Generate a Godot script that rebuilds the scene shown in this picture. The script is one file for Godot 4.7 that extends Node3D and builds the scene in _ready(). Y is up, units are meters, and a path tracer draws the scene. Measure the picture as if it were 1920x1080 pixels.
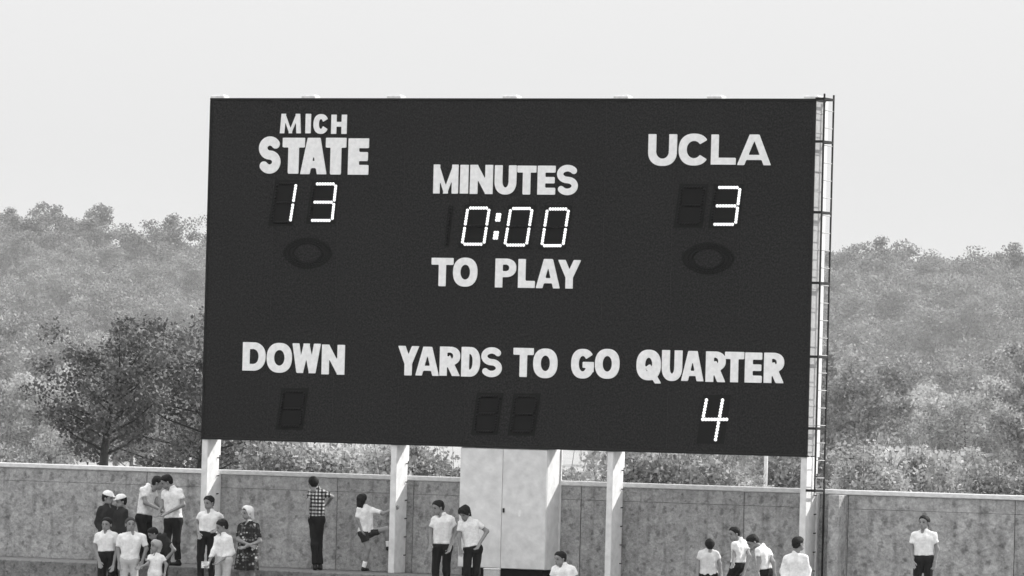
extends Node3D
# A stadium scoreboard on posts in front of a concrete wall, spectators below it, wooded slope behind.
# World: board face on z = 0, x along the board, y = 0 on the terrace at the foot of the wall, +z towards the field.

var M := {}
var used := {}
var rng := RandomNumberGenerator.new()
var fine_noise := FastNoiseLite.new()

# axes of the slope behind the stadium: AWAY runs uphill, ALONG runs across it
const ORIGIN := Vector3(42.264, 0.0, 90.63)
const YAW := 0.43436
var AWAY := Vector3(-sin(YAW), 0, -cos(YAW))
var ALONG := Vector3(cos(YAW), 0, -sin(YAW))

func _ready() -> void:
	var t0 := Time.get_ticks_msec()
	# ---- camera, sky, sun, exposure
	var cam := Camera3D.new()
	cam.name = "camera"
	add_child(cam)
	cam.position = Vector3(42.26411, 3.15638, 90.6308)
	cam.rotation = Vector3(0.02013, 0.43436, 0.02598)
	cam.fov = 5.888
	cam.near = 1.0
	cam.far = 4000.0
	cam.current = true
	var env := Environment.new()
	var sky_mat := ProceduralSkyMaterial.new()
	# white hazy sky, brighter overhead than at the horizon
	sky_mat.sky_top_color = grey(2.55)
	sky_mat.sky_horizon_color = grey(0.765)
	sky_mat.sky_curve = 0.9
	sky_mat.ground_bottom_color = grey(0.25)
	sky_mat.ground_horizon_color = grey(0.6)
	sky_mat.sun_angle_max = 1.0
	var sky := Sky.new()
	sky.sky_material = sky_mat
	env.background_mode = Environment.BG_SKY
	env.sky = sky
	env.tonemap_mode = Environment.TONE_MAPPER_LINEAR
	env.tonemap_exposure = 1.0
	env.fog_enabled = true
	env.fog_density = 0.00008
	env.fog_light_color = grey(0.85)
	env.volumetric_fog_enabled = true
	env.volumetric_fog_density = 0.0
	env.sdfgi_enabled = true
	env.ssao_enabled = true
	env.ssil_enabled = true
	var we := WorldEnvironment.new()
	we.environment = env
	add_child(we)
	var sun := DirectionalLight3D.new()
	sun.name = "sun"
	add_child(sun)
	var el := deg_to_rad(34.6)
	var az := deg_to_rad(40.0)
	var to_sun := Vector3(cos(el) * sin(az), sin(el), -cos(el) * cos(az))
	sun.look_at_from_position(to_sun * 50.0, Vector3.ZERO)
	sun.light_energy = 1.6
	sun.light_angular_distance = 0.5
	sun.light_color = Color(1.0, 0.995, 0.985)
	sun.shadow_enabled = true

	make_materials()
	# ---- large structure
	build_ground()
	build_stand()
	build_wall()
	build_scoreboard()
	build_cabinet()
	print("structure ", Time.get_ticks_msec() - t0)
	build_vegetation()
	build_haze()
	print("vegetation ", Time.get_ticks_msec() - t0)
	build_people()
	print("people ", Time.get_ticks_msec() - t0)
	build_small_things()
	print("done ", Time.get_ticks_msec() - t0)

# ------------------------------------------------------------------ helpers
func grey(l: float) -> Color:
	return Color(l, l, l).linear_to_srgb()

func numbered(n: String) -> String:
	if not used.has(n):
		used[n] = 0
		return n
	used[n] += 1
	return "%s_%03d" % [n, used[n]]

func thing(called: String, label: String, category: String, at := Vector3.ZERO, turn := 0.0, group := "") -> Node3D:
	var o := Node3D.new()
	o.name = numbered(called)
	add_child(o)
	o.position = at
	o.rotation.y = turn
	o.set_meta("label", label)
	o.set_meta("category", category)
	if group != "":
		o.set_meta("group", group)
	return o

func part(called: String, mesh: Mesh, m: Material, parent: Node3D, at := Vector3.ZERO) -> MeshInstance3D:
	var o := MeshInstance3D.new()
	o.name = called if parent != self else numbered(called)
	o.mesh = mesh
	o.material_override = m
	o.cast_shadow = GeometryInstance3D.SHADOW_CASTING_SETTING_ON
	o.position = at
	parent.add_child(o, true)
	return o

func tag(o: Node, label: String, category: String, group := "") -> void:
	o.set_meta("label", label)
	o.set_meta("category", category)
	if group != "":
		o.set_meta("group", group)

func structure(o: Node) -> void:
	o.set_meta("kind", "structure")

func tri(st: SurfaceTool, a: Vector3, b: Vector3, c: Vector3) -> void:
	st.add_vertex(a); st.add_vertex(b); st.add_vertex(c)

func quad(st: SurfaceTool, a: Vector3, b: Vector3, c: Vector3, d: Vector3) -> void:
	tri(st, a, b, c); tri(st, a, c, d)

func begin() -> SurfaceTool:
	var st := SurfaceTool.new()
	st.begin(Mesh.PRIMITIVE_TRIANGLES)
	st.set_smooth_group(-1)
	return st

func done(st: SurfaceTool) -> ArrayMesh:
	st.generate_normals()
	return st.commit()

# a triangle or quad turned so that it faces away from the point inside
func otri(st: SurfaceTool, a: Vector3, b: Vector3, c: Vector3, inside: Vector3) -> void:
	if (a - c).cross(a - b).dot(a + b + c - inside * 3.0) >= 0.0: tri(st, a, b, c)
	else: tri(st, a, c, b)

func oquad(st: SurfaceTool, a: Vector3, b: Vector3, c: Vector3, d: Vector3, inside: Vector3) -> void:
	otri(st, a, b, c, inside)
	otri(st, a, c, d, inside)

# a box with its edges chamfered by c
func add_box(st: SurfaceTool, lo: Vector3, hi: Vector3, c := 0.0) -> void:
	var m := (lo + hi) * 0.5
	var h := (hi - lo) * 0.5
	c = minf(c, minf(h.x, minf(h.y, h.z)) * 0.49)
	for ax in 3:
		var b := (ax + 1) % 3
		var d := (ax + 2) % 3
		for s in [-1.0, 1.0]:
			var q := []
			for k in [[-1, -1], [1, -1], [1, 1], [-1, 1]]:
				var v := Vector3.ZERO
				v[ax] = s * h[ax]; v[b] = k[0] * (h[b] - c); v[d] = k[1] * (h[d] - c)
				q.append(m + v)
			oquad(st, q[0], q[1], q[2], q[3], m)
	if c <= 0.0:
		return
	for ax in 3:
		var b := (ax + 1) % 3
		var d := (ax + 2) % 3
		for sb in [-1.0, 1.0]:
			for sd in [-1.0, 1.0]:
				var q := []
				for k in [[-1, 0], [1, 0], [1, 1], [-1, 1]]:
					var v := Vector3.ZERO
					v[ax] = k[0] * (h[ax] - c)
					v[b] = sb * (h[b] - (c if k[1] == 1 else 0.0))
					v[d] = sd * (h[d] - (0.0 if k[1] == 1 else c))
					q.append(m + v)
				oquad(st, q[0], q[1], q[2], q[3], m)
	for i in 8:
		var s := Vector3(1 if i & 1 else -1, 1 if i & 2 else -1, 1 if i & 4 else -1)
		otri(st, m + s * Vector3(h.x, h.y - c, h.z - c), m + s * Vector3(h.x - c, h.y, h.z - c), m + s * Vector3(h.x - c, h.y - c, h.z), m)

func box_mesh(lo: Vector3, hi: Vector3, c := 0.0) -> ArrayMesh:
	var st := begin()
	add_box(st, lo, hi, c)
	return done(st)

# tapered tube through points
func add_tube(st: SurfaceTool, pts: Array, radii: Array, sides := 8) -> void:
	var rings := []
	for i in pts.size():
		var d: Vector3 = (pts[mini(i + 1, pts.size() - 1)] - pts[maxi(i - 1, 0)]).normalized()
		var u := d.cross(Vector3(0.31, 0.2, 0.93)).normalized()
		var w := d.cross(u)
		var ring := []
		for k in sides:
			var a := TAU * k / sides
			ring.append(pts[i] + (u * cos(a) + w * sin(a)) * radii[i])
		rings.append(ring)
	for i in pts.size() - 1:
		for k in sides:
			var k2 := (k + 1) % sides
			oquad(st, rings[i][k2], rings[i][k], rings[i + 1][k], rings[i + 1][k2], (pts[i] + pts[i + 1]) * 0.5)
	for k in range(1, sides - 1):
		otri(st, rings[0][0], rings[0][k], rings[0][k + 1], pts[1])
		var e: Array = rings[pts.size() - 1]
		otri(st, e[0], e[k + 1], e[k], pts[pts.size() - 2])

func tube_mesh(pts: Array, radii: Array, sides := 8) -> ArrayMesh:
	var st := SurfaceTool.new()
	st.begin(Mesh.PRIMITIVE_TRIANGLES)
	st.set_smooth_group(0)
	add_tube(st, pts, radii, sides)
	return done(st)

# ------------------------------------------------------------------ materials
func noise_image(size: int, seed_: int, freq: float, lo: float, hi: float, octaves := 4, stretch := 1.0) -> Image:
	var n := FastNoiseLite.new()
	n.seed = seed_
	n.noise_type = FastNoiseLite.TYPE_SIMPLEX_SMOOTH
	n.frequency = freq
	n.fractal_octaves = octaves
	var im := n.get_seamless_image(size, size)
	im.convert(Image.FORMAT_RGB8)
	for y in size:
		for x in size:
			var v := lerpf(lo, hi, im.get_pixel(x, y).r)
			im.set_pixel(x, y, Color(v, v, v))
	return im

func textured(l: float, rough: float, tex: Texture2D, metres: float, bump: Texture2D = null, depth := 0.4) -> StandardMaterial3D:
	var m := StandardMaterial3D.new()
	m.albedo_color = grey(l)
	m.roughness = rough
	m.metallic_specular = 0.35
	if tex:
		m.albedo_texture = tex
	if bump:
		m.normal_enabled = true
		m.normal_texture = bump
		m.normal_scale = depth
	m.uv1_triplanar = true
	m.uv1_world_triplanar = true
	m.uv1_scale = Vector3.ONE / metres
	return m

func plain(l: float, rough := 0.8) -> StandardMaterial3D:
	var m := StandardMaterial3D.new()
	m.albedo_color = grey(l)
	m.roughness = rough
	m.metallic_specular = 0.3
	return m

func make_materials() -> void:
	fine_noise.seed = 3
	fine_noise.frequency = 1.0
	var mottle := ImageTexture.create_from_image(noise_image(256, 11, 0.03, 0.88, 1.0, 5))
	var grain_im := noise_image(256, 5, 0.2, 0.35, 1.0, 2)
	var grain := ImageTexture.create_from_image(grain_im)
	# concrete: mottled, board-marked, with rain streaks and dark blotches of grime
	var c1 := noise_image(512, 21, 0.012, 0.0, 1.0, 6)
	var c2 := noise_image(512, 22, 0.05, 0.0, 1.0, 3)
	var c3 := noise_image(512, 23, 0.02, 0.0, 1.0, 3)
	var c4 := noise_image(512, 24, 0.14, 0.0, 1.0, 2)
	var con := Image.create(512, 512, false, Image.FORMAT_RGB8)
	for y in 512:
		for x in 512:
			var v := 0.86 + 0.20 * (c1.get_pixel(x, y).r - 0.5) + 0.18 * (c2.get_pixel(x, y).r - 0.5) + 0.14 * (c4.get_pixel(x, y).r - 0.5)
			v -= 0.10 * smoothstep(0.5, 0.9, c3.get_pixel(x, int(y / 9.0) % 512).r)
			v -= 0.16 * smoothstep(0.62, 0.85, c1.get_pixel((x * 2 + 100) % 512, (y * 2 + 40) % 512).r)
			con.set_pixel(x, y, Color(v, v, v))
	var con_t := ImageTexture.create_from_image(con)
	var bump_im := noise_image(256, 9, 0.08, 0.0, 1.0, 4)
	bump_im.bump_map_to_normal_map(3.0)
	var bump := ImageTexture.create_from_image(bump_im)
	M.concrete = textured(0.49, 0.92, con_t, 2.6, bump, 0.5)
	M.concrete_b = textured(0.46, 0.92, con_t, 2.2, bump, 0.5)
	M.concrete_c = textured(0.51, 0.92, con_t, 3.1, bump, 0.5)
	M.coping = textured(0.78, 0.8, mottle, 1.3, bump, 0.3)
	M.floor = textured(0.42, 0.95, con_t, 3.4, bump, 0.6)
	M.terrace = textured(0.25, 0.95, con_t, 1.7, bump, 0.6)
	M.post = textured(0.80, 0.6, mottle, 1.9, bump, 0.15)
	M.cabinet = textured(0.78, 0.5, mottle, 2.4, bump, 0.1)
	M.cabinet_b = textured(0.75, 0.5, mottle, 2.1, bump, 0.1)
	M.face = []
	for l in [0.033, 0.034, 0.035]:
		M.face.append(textured(l, 0.75, grain, 2.2, bump, 0.25))
	M.rim = plain(0.016, 0.6)
	M.sheet = textured(0.42, 0.6, mottle, 0.9, bump, 0.2)
	M.letter = textured(0.93, 0.7, ImageTexture.create_from_image(noise_image(128, 31, 0.05, 0.93, 1.0, 3)), 0.8)
	M.recess = plain(0.012, 0.9)
	M.dead_bulb = plain(0.010, 0.85)
	M.bulb = plain(0.8, 0.3)
	M.bulb.emission_enabled = true
	M.bulb.emission = Color(1, 1, 1)
	M.bulb.emission_energy_multiplier = 0.75
	M.steel = plain(0.02, 0.5)
	M.cap = textured(0.85, 0.6, mottle, 0.7)
	M.rung = plain(0.4, 0.6)
	M.gap = plain(0.01, 0.9)
	M.grass = textured(0.10, 0.95, grain, 1.4)
	M.earth = textured(0.34, 0.95, mottle, 9.0)
	M.pole = textured(0.85, 0.6, mottle, 1.0)
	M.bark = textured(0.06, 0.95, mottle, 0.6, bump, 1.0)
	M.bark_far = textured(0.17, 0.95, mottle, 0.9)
	M.leaf = {}
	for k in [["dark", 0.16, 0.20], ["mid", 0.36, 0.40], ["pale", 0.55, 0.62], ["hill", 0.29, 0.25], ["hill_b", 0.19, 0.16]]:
		var m := plain(k[1], 0.7)
		m.vertex_color_use_as_albedo = true
		m.backlight_enabled = true
		m.backlight = grey(k[2])
		m.cull_mode = BaseMaterial3D.CULL_DISABLED
		M.leaf[k[0]] = m
	# cloth and skin
	var weave := ImageTexture.create_from_image(noise_image(128, 41, 0.06, 0.88, 1.0, 3))
	M.white_cloth = textured(0.82, 0.95, weave, 0.4)
	M.off_white_cloth = textured(0.66, 0.95, weave, 0.4)
	M.pale_cloth = textured(0.52, 0.95, weave, 0.4)
	M.dark_cloth = textured(0.014, 0.95, weave, 0.3)
	M.charcoal_cloth = textured(0.03, 0.95, weave, 0.3)
	M.skin = plain(1.0, 0.6)
	M.skin.vertex_color_use_as_albedo = true
	M.hair = textured(0.014, 0.7, grain, 0.12)
	M.fair_hair = textured(0.75, 0.7, grain, 0.12)
	M.shoe = plain(0.012, 0.4)
	M.sock = plain(0.85, 0.9)
	# plaid: dark bars on white, laid on by the cloth's own UVs
	var pl := Image.create(128, 128, false, Image.FORMAT_RGB8)
	for y in 128:
		for x in 128:
			var a := 1 if x % 32 < 16 else 0
			var b := 1 if y % 32 < 16 else 0
			var v := 0.90 if a + b == 0 else (0.30 if a + b == 1 else 0.05)
			pl.set_pixel(x, y, Color(v, v, v))
	M.plaid = textured(0.9, 0.95, ImageTexture.create_from_image(pl), 0.26)
	M.plaid.uv1_world_triplanar = false
	var fl := Image.create(256, 256, false, Image.FORMAT_RGB8)
	fl.fill(Color(0.16, 0.16, 0.16))
	var r2 := RandomNumberGenerator.new()
	r2.seed = 77
	for k in 60:
		var cx := r2.randi_range(8, 247)
		var cy := r2.randi_range(8, 247)
		var rr := r2.randf_range(4.0, 10.0)
		var tone := r2.randf_range(0.45, 0.95)
		for y in range(cy - 10, cy + 11):
			for x in range(cx - 10, cx + 11):
				var d := Vector2(x - cx, y - cy)
				if d.length() < rr * (0.75 + 0.3 * sin(d.angle() * 5.0)):
					fl.set_pixel((x + 256) % 256, (y + 256) % 256, Color(tone, tone, tone))
	M.floral = textured(1.0, 0.95, ImageTexture.create_from_image(fl), 0.7)
	M.floral.uv1_world_triplanar = false

# letters of each line: character, left, right, bottom, top on the board face, in metres
const WORD_A := [["M", -4.514, -4.086, 7.915, 8.271], ["I", -3.995, -3.886, 7.916, 8.271], ["C", -3.832, -3.532, 7.907, 8.266], ["H", -3.471, -3.157, 7.908, 8.257]]
const WORD_B := [["S", -4.934, -4.486, 7.177, 7.858], ["T", -4.449, -3.996, 7.180, 7.834], ["A", -4.097, -3.526, 7.173, 7.835], ["T", -3.569, -3.154, 7.170, 7.837], ["E", -3.111, -2.698, 7.170, 7.829]]
const WORD_C := [["M", -1.387, -0.892, 6.843, 7.365], ["I", -0.856, -0.692, 6.846, 7.362], ["N", -0.659, -0.208, 6.841, 7.364], ["U", -0.172, 0.256, 6.835, 7.359], ["T", 0.270, 0.644, 6.838, 7.354], ["E", 0.671, 1.020, 6.839, 7.356], ["S", 1.050, 1.460, 6.833, 7.374]]
const WORD_D := [["T", -1.380, -0.945, 5.179, 5.688], ["O", -0.948, -0.466, 5.178, 5.698], ["P", -0.113, 0.298, 5.173, 5.691], ["L", 0.339, 0.670, 5.174, 5.689], ["A", 0.678, 1.170, 5.173, 5.695], ["Y", 1.111, 1.566, 5.174, 5.683]]
const WORD_E := [["U", 2.806, 3.356, 7.365, 7.926], ["C", 3.391, 3.974, 7.375, 7.938], ["L", 4.009, 4.481, 7.394, 7.924], ["A", 4.499, 5.156, 7.388, 7.926]]
const WORD_F := [["D", -5.153, -4.684, 3.581, 4.100], ["O", -4.659, -4.145, 3.556, 4.099], ["W", -4.145, -3.559, 3.561, 4.099], ["N", -3.537, -3.074, 3.547, 4.088]]
const WORD_G := [["Y", -2.008, -1.578, 3.564, 4.094], ["A", -1.658, -1.167, 3.567, 4.088], ["R", -1.167, -0.762, 3.573, 4.097], ["D", -0.737, -0.366, 3.568, 4.100], ["S", -0.344, 0.065, 3.568, 4.104], ["T", 0.287, 0.684, 3.586, 4.103], ["O", 0.679, 1.153, 3.573, 4.102], ["G", 1.421, 1.866, 3.583, 4.110], ["O", 1.883, 2.357, 3.589, 4.119]]
const WORD_H := [["Q", 2.685, 3.153, 3.527, 4.120], ["U", 3.172, 3.563, 3.577, 4.120], ["A", 3.534, 3.987, 3.584, 4.114], ["R", 4.012, 4.390, 3.578, 4.114], ["T", 4.373, 4.738, 3.581, 4.114], ["E", 4.755, 5.078, 3.582, 4.110], ["R", 5.114, 5.494, 3.584, 4.113]]

# ------------------------------------------------------------------ ground, stand, wall
func slope_point(along: float, away: float) -> Vector3:
	var p := ORIGIN + AWAY * away + ALONG * along
	p.y = land(p)
	return p

func land(p: Vector3) -> float:
	var d := p - ORIGIN
	var w := d.dot(AWAY)
	var u := d.dot(ALONG)
	var h := 8.0 * smoothstep(285.0, 425.0, w) - 0.9 * smoothstep(-5.0, 25.0, u) * smoothstep(320.0, 420.0, w)
	h += 5.0 * smoothstep(440.0, 900.0, w)
	return h - 0.03 + 0.25 * sin(p.x * 0.07 + 1.0) * sin(p.z * 0.05) * smoothstep(130.0, 200.0, w)

func build_ground() -> void:
	var xs := []
	var zs := []
	for i in 61: xs.append(-900.0 + 1500.0 * i / 60.0)
	for i in 71: zs.append(-0.86 - 1400.0 * pow(i / 70.0, 2.0))
	var st := SurfaceTool.new()
	st.begin(Mesh.PRIMITIVE_TRIANGLES)
	st.set_smooth_group(0)
	for i in xs.size() - 1:
		for j in zs.size() - 1:
			var q := []
			for k in [[0, 0], [1, 0], [1, 1], [0, 1]]:
				var p := Vector3(xs[i + k[0]], 0, zs[j + k[1]])
				p.y = land(p)
				q.append(p)
			oquad(st, q[0], q[1], q[2], q[3], q[0] - Vector3(0, 50, 0))
	var g := part("ground", done(st), M.earth, self)
	structure(g)
	var f := part("field", box_mesh(Vector3(-300, -8.2, 17.3), Vector3(300, -7.7, 400)), M.grass, self)
	structure(f)

func build_stand() -> void:
	var t := part("terrace", box_mesh(Vector3(-30, -2.0, -0.60), Vector3(26, 0.0, 1.0), 0.015), M.terrace, self)
	structure(t)
	var s := Node3D.new()
	s.name = "seating_steps"
	add_child(s)
	structure(s)
	for k in range(1, 22):
		var z := 1.0 + 0.75 * (k - 1)
		part("step", box_mesh(Vector3(-30, -0.35 * k - 0.6, z + 0.002), Vector3(26, -0.35 * k, z + 0.75), 0.015), [M.floor, M.concrete_c][k % 2], s)

func build_wall() -> void:
	var w := thing("concrete_wall", "long grey concrete wall with pale coping behind the scoreboard posts", "wall", Vector3(0, 0, -0.6))
	# joints between the cast panels
	var xs := [-30.0, -26.2, -22.4, -18.6, -14.9, -11.1, -7.4, -3.453, -1.912, 1.41, 4.552, 6.52, 9.6, 13.4, 17.2, 21.0, 26.0]
	var mats := [M.concrete, M.concrete_b, M.concrete_c]
	var order := [0, 1, 2, 0, 1, 0, 2, 1, 0, 1, 0, 2, 1, 0, 2, 1, 0]
	var st := begin()
	add_box(st, Vector3(-30, -0.05, -0.24), Vector3(26, 1.66, -0.02))
	part("core", done(st), M.gap, w)
	for i in xs.size() - 1:
		var x0: float = xs[i] + 0.005
		var x1: float = xs[i + 1] - 0.005
		var m: Material = mats[order[i]]
		part("panel", box_mesh(Vector3(x0, 0.0, -0.019), Vector3(x1, 1.419, 0.0 + 0.004 * (i % 3)), 0.006), m, w)
		part("panel", box_mesh(Vector3(x0, 1.423, -0.019), Vector3(x1, 1.666, 0.003 + 0.003 * (i % 2)), 0.006), m, w)
	var cx := [-30.0, -24.0, -18.0, -12.0, -6.0, -2.05, 2.2, 5.92, 12.0, 18.0, 26.0]
	for i in cx.size() - 1:
		part("coping", box_mesh(Vector3(cx[i] + 0.004, 1.668, -0.27), Vector3(cx[i + 1] - 0.004, 1.752, 0.035), 0.012), M.coping, w)
	# buttresses
	for bx in [6.30, 12.6, 18.9, -12.4, -18.7]:
		var b := begin()
		add_box(b, Vector3(bx, 0.0, 0.012), Vector3(bx + 0.20, 1.664, 0.40), 0.01)
		part("buttress", done(b), M.concrete_c, w)
	# painted plinths that tie the end posts to the wall
	for px in [[-5.97, -5.838], [5.841, 5.991]]:
		part("plinth", box_mesh(Vector3(px[0] + 0.003, 0.0, 0.012), Vector3(px[1] - 0.003, 1.664, 0.118), 0.008), M.post, w)

# ------------------------------------------------------------------ lettering
func f_box(p: Vector2, x0: float, x1: float, y0: float, y1: float) -> float:
	return maxf(maxf(x0 - p.x, p.x - x1), maxf(y0 - p.y, p.y - y1))

func f_seg(p: Vector2, a: Vector2, b: Vector2, hw: float) -> float:
	var d := (b - a).normalized()
	var q := p - a
	var al := q.dot(d)
	return maxf(absf(q.dot(Vector2(-d.y, d.x))) - hw, maxf(-al - 0.2, al - a.distance_to(b) - 0.2))

func f_cap(p: Vector2, a: Vector2, b: Vector2, hw: float) -> float:
	var d := b - a
	return (p - a - d * clampf((p - a).dot(d) / maxf(d.length_squared(), 1e-9), 0.0, 1.0)).length() - hw

func f_ell(p: Vector2, c: Vector2, rx: float, ry: float, e := 2.3) -> float:
	var q := (p - c).abs() / Vector2(rx, ry)
	return (pow(pow(q.x, e) + pow(q.y, e), 1.0 / e) - 1.0) * minf(rx, ry)

# half-round bowl between y0 and y1 that starts at x = 0
func f_bowl(p: Vector2, w: float, y0: float, y1: float, inset_x: float, inset_y: float, left: float) -> float:
	var ry := (y1 - y0) * 0.5 - inset_y
	var rx := minf(w * 0.55, (y1 - y0) * 0.62)
	var c := Vector2(w - rx, (y0 + y1) * 0.5)
	var right := maxf(f_ell(p, c, rx - inset_x, ry, 2.2), c.x - p.x - 0.001)
	return minf(right, f_box(p, left, c.x, y0 + inset_y, y1 - inset_y))

func f_letter(ch: String, p: Vector2, w: float, tv: float, th: float, splay: float) -> float:
	var d := 9.0
	var h := tv * 0.5
	match ch:
		"I": d = f_box(p, 0, w, 0, 1)
		"L": d = minf(f_box(p, 0, tv, 0, 1), f_box(p, 0, w, 0, th))
		"T": d = minf(f_box(p, 0, w, 1.0 - th, 1), f_box(p, w * 0.5 - h, w * 0.5 + h, 0, 1))
		"E":
			d = minf(f_box(p, 0, tv, 0, 1), f_box(p, 0, w, 0, th))
			d = minf(d, minf(f_box(p, 0, w, 1.0 - th, 1), f_box(p, 0, w * 0.96, 0.5 - th * 0.46, 0.5 + th * 0.46)))
		"H": d = minf(minf(f_box(p, 0, tv, 0, 1), f_box(p, w - tv, w, 0, 1)), f_box(p, 0, w, 0.5 - th * 0.5, 0.5 + th * 0.5))
		"N":
			d = minf(f_box(p, 0, tv, 0, 1), f_box(p, w - tv, w, 0, 1))
			d = minf(d, f_seg(p, Vector2(h, 0.97), Vector2(w - h, 0.03), h * 0.86))
		"M":
			h *= 0.84
			d = minf(f_seg(p, Vector2(h, 0), Vector2(h + splay, 1), h), f_seg(p, Vector2(w - h, 0), Vector2(w - h - splay, 1), h))
			d = minf(d, f_seg(p, Vector2(h + splay, 1.0), Vector2(w * 0.5, 0.06), h * 0.62))
			d = minf(d, f_seg(p, Vector2(w - h - splay, 1.0), Vector2(w * 0.5, 0.06), h * 0.62))
		"W":
			for s in [-1.0, 1.0]:
				d = minf(d, f_seg(p, Vector2(w * 0.5 + s * (w * 0.5 - h), 1.0), Vector2(w * 0.5 + s * w * 0.21, 0.0), h * 0.92))
				d = minf(d, f_seg(p, Vector2(w * 0.5, 0.95), Vector2(w * 0.5 + s * w * 0.21, 0.0), h * 0.8))
		"A":
			for s in [-1.0, 1.0]:
				d = minf(d, f_seg(p, Vector2(w * 0.5 + s * (w * 0.5 - h * 1.05), 0.0), Vector2(w * 0.5 + s * h * 0.3, 1.0), h * 0.86))
			d = minf(d, f_box(p, w * 0.28, w * 0.72, 0.17, 0.17 + th * 0.72))
		"Y":
			d = f_box(p, w * 0.5 - h, w * 0.5 + h, 0, 0.5)
			for s in [-1.0, 1.0]:
				d = minf(d, maxf(f_seg(p, Vector2(w * 0.5 + s * (w * 0.5 - h * 1.05), 1.0), Vector2(w * 0.5, 0.38), h * 0.9), -s * (p.x - w * 0.5) - h * 0.35))
		"O": d = maxf(f_ell(p, Vector2(w * 0.5, 0.5), w * 0.5, 0.5), -f_ell(p, Vector2(w * 0.5, 0.5), w * 0.5 - tv, 0.5 - th, 2.1))
		"Q":
			d = maxf(f_ell(p, Vector2(w * 0.5, 0.545), w * 0.5, 0.455), -f_ell(p, Vector2(w * 0.5, 0.545), w * 0.5 - tv, 0.455 - th, 2.1))
			d = minf(d, f_seg(p, Vector2(w * 0.60, 0.36), Vector2(w * 0.86, 0.05), h * 0.62))
		"C", "G":
			var c := Vector2(w * 0.5, 0.5)
			d = maxf(f_ell(p, c, w * 0.5, 0.5), -f_ell(p, c, w * 0.5 - tv, 0.5 - th, 2.1))
			var q := p - Vector2(w * 0.40, 0.5)
			d = maxf(d, minf(q.x * 0.55 - absf(q.y), 0.2) if ch == "C" else minf(minf(q.x * 0.62 - absf(q.y - 0.03), 0.2), p.y - 0.43))
			if ch == "G":
				d = minf(d, f_box(p, w * 0.50, w * 0.985, 0.36, 0.36 + th * 0.85))
				d = minf(d, f_box(p, w - tv * 1.02, w * 0.985, 0.22, 0.45))
		"D": d = maxf(f_bowl(p, w, 0, 1, 0, 0, 0), -f_bowl(p, w, 0, 1, tv, th, tv))
		"P", "R":
			d = maxf(f_bowl(p, w, 0.36, 1, 0, 0, 0), -f_bowl(p, w, 0.36, 1, tv * 0.95, th * 0.85, tv))
			d = minf(d, f_box(p, 0, tv, 0, 1))
			if ch == "R": d = minf(d, f_seg(p, Vector2(w * 0.48, 0.46), Vector2(w - h * 1.05, 0.0), h * 0.92))
		"U":
			var o := minf(f_box(p, 0, w, 0.45, 1), maxf(f_ell(p, Vector2(w * 0.5, 0.46), w * 0.5, 0.46), p.y - 0.46))
			var i := minf(f_box(p, tv, w - tv, 0.45, 1.3), maxf(f_ell(p, Vector2(w * 0.5, 0.46), w * 0.5 - tv, 0.46 - th, 2.1), p.y - 0.46))
			d = maxf(o, -i)
		"S":
			var k := (tv + th) * 0.205
			var rx := w * 0.5 - k
			var ry := (0.5 - k) * 0.5
			var pts := []
			for n in 17:
				var a := deg_to_rad(lerpf(34.0, 270.0, n / 16.0))
				pts.append(Vector2(w * 0.5 + rx * cos(a), 0.5 + ry + ry * sin(a)))
			for n in 17:
				var a := deg_to_rad(lerpf(90.0, -146.0, n / 16.0))
				pts.append(Vector2(w * 0.5 + rx * cos(a), 0.5 - ry + ry * sin(a)))
			for n in pts.size() - 1:
				d = minf(d, f_cap(p, pts[n], pts[n + 1], k))
	return maxf(d, f_box(p, 0, w, 0, 1))

# a flat cut-out letter, hgt metres tall, thick metres deep: marching squares over the field
func letter_mesh(ch: String, wid: float, hgt: float, tv: float, th: float, thick: float, splay := 0.0) -> ArrayMesh:
	var w := wid / hgt
	var g := 0.034
	var nx := int(ceil((w + 0.06) / g))
	var ny := int(ceil(1.06 / g))
	var vals := PackedFloat32Array()
	vals.resize((nx + 1) * (ny + 1))
	for j in ny + 1:
		for i in nx + 1:
			vals[j * (nx + 1) + i] = f_letter(ch, Vector2(-0.03 + i * g, -0.03 + j * g), w, tv, th, splay)
	var st := begin()
	for j in ny:
		for i in nx:
			var v := [vals[j * (nx + 1) + i], vals[j * (nx + 1) + i + 1], vals[(j + 1) * (nx + 1) + i + 1], vals[(j + 1) * (nx + 1) + i]]
			if v[0] >= 0 and v[1] >= 0 and v[2] >= 0 and v[3] >= 0: continue
			var c := [Vector2(i, j), Vector2(i + 1, j), Vector2(i + 1, j + 1), Vector2(i, j + 1)]
			var poly := []
			var cut := []
			for k in 4:
				var k2 := (k + 1) % 4
				if v[k] < 0: poly.append(c[k])
				if (v[k] < 0) != (v[k2] < 0):
					var m: Vector2 = c[k].lerp(c[k2], v[k] / (v[k] - v[k2]))
					poly.append(m)
					cut.append(m)
			var p3 := []
			for q in poly: p3.append(Vector3((q.x * g - 0.03) * hgt, (q.y * g - 0.03) * hgt, thick))
			for k in range(1, p3.size() - 1): tri(st, p3[0], p3[k + 1], p3[k])
			if cut.size() == 2:
				var a := Vector3((cut[0].x * g - 0.03) * hgt, (cut[0].y * g - 0.03) * hgt, thick)
				var b := Vector3((cut[1].x * g - 0.03) * hgt, (cut[1].y * g - 0.03) * hgt, thick)
				var dz := Vector3(0, 0, thick)
				oquad(st, a, b, b - dz, a - dz, p3[0] if p3[0] != a and p3[0] != b else p3[2])
	return done(st)

# ------------------------------------------------------------------ scoreboard
const BW := 5.9617
const BB := 2.32
const BT := 8.5452

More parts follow.
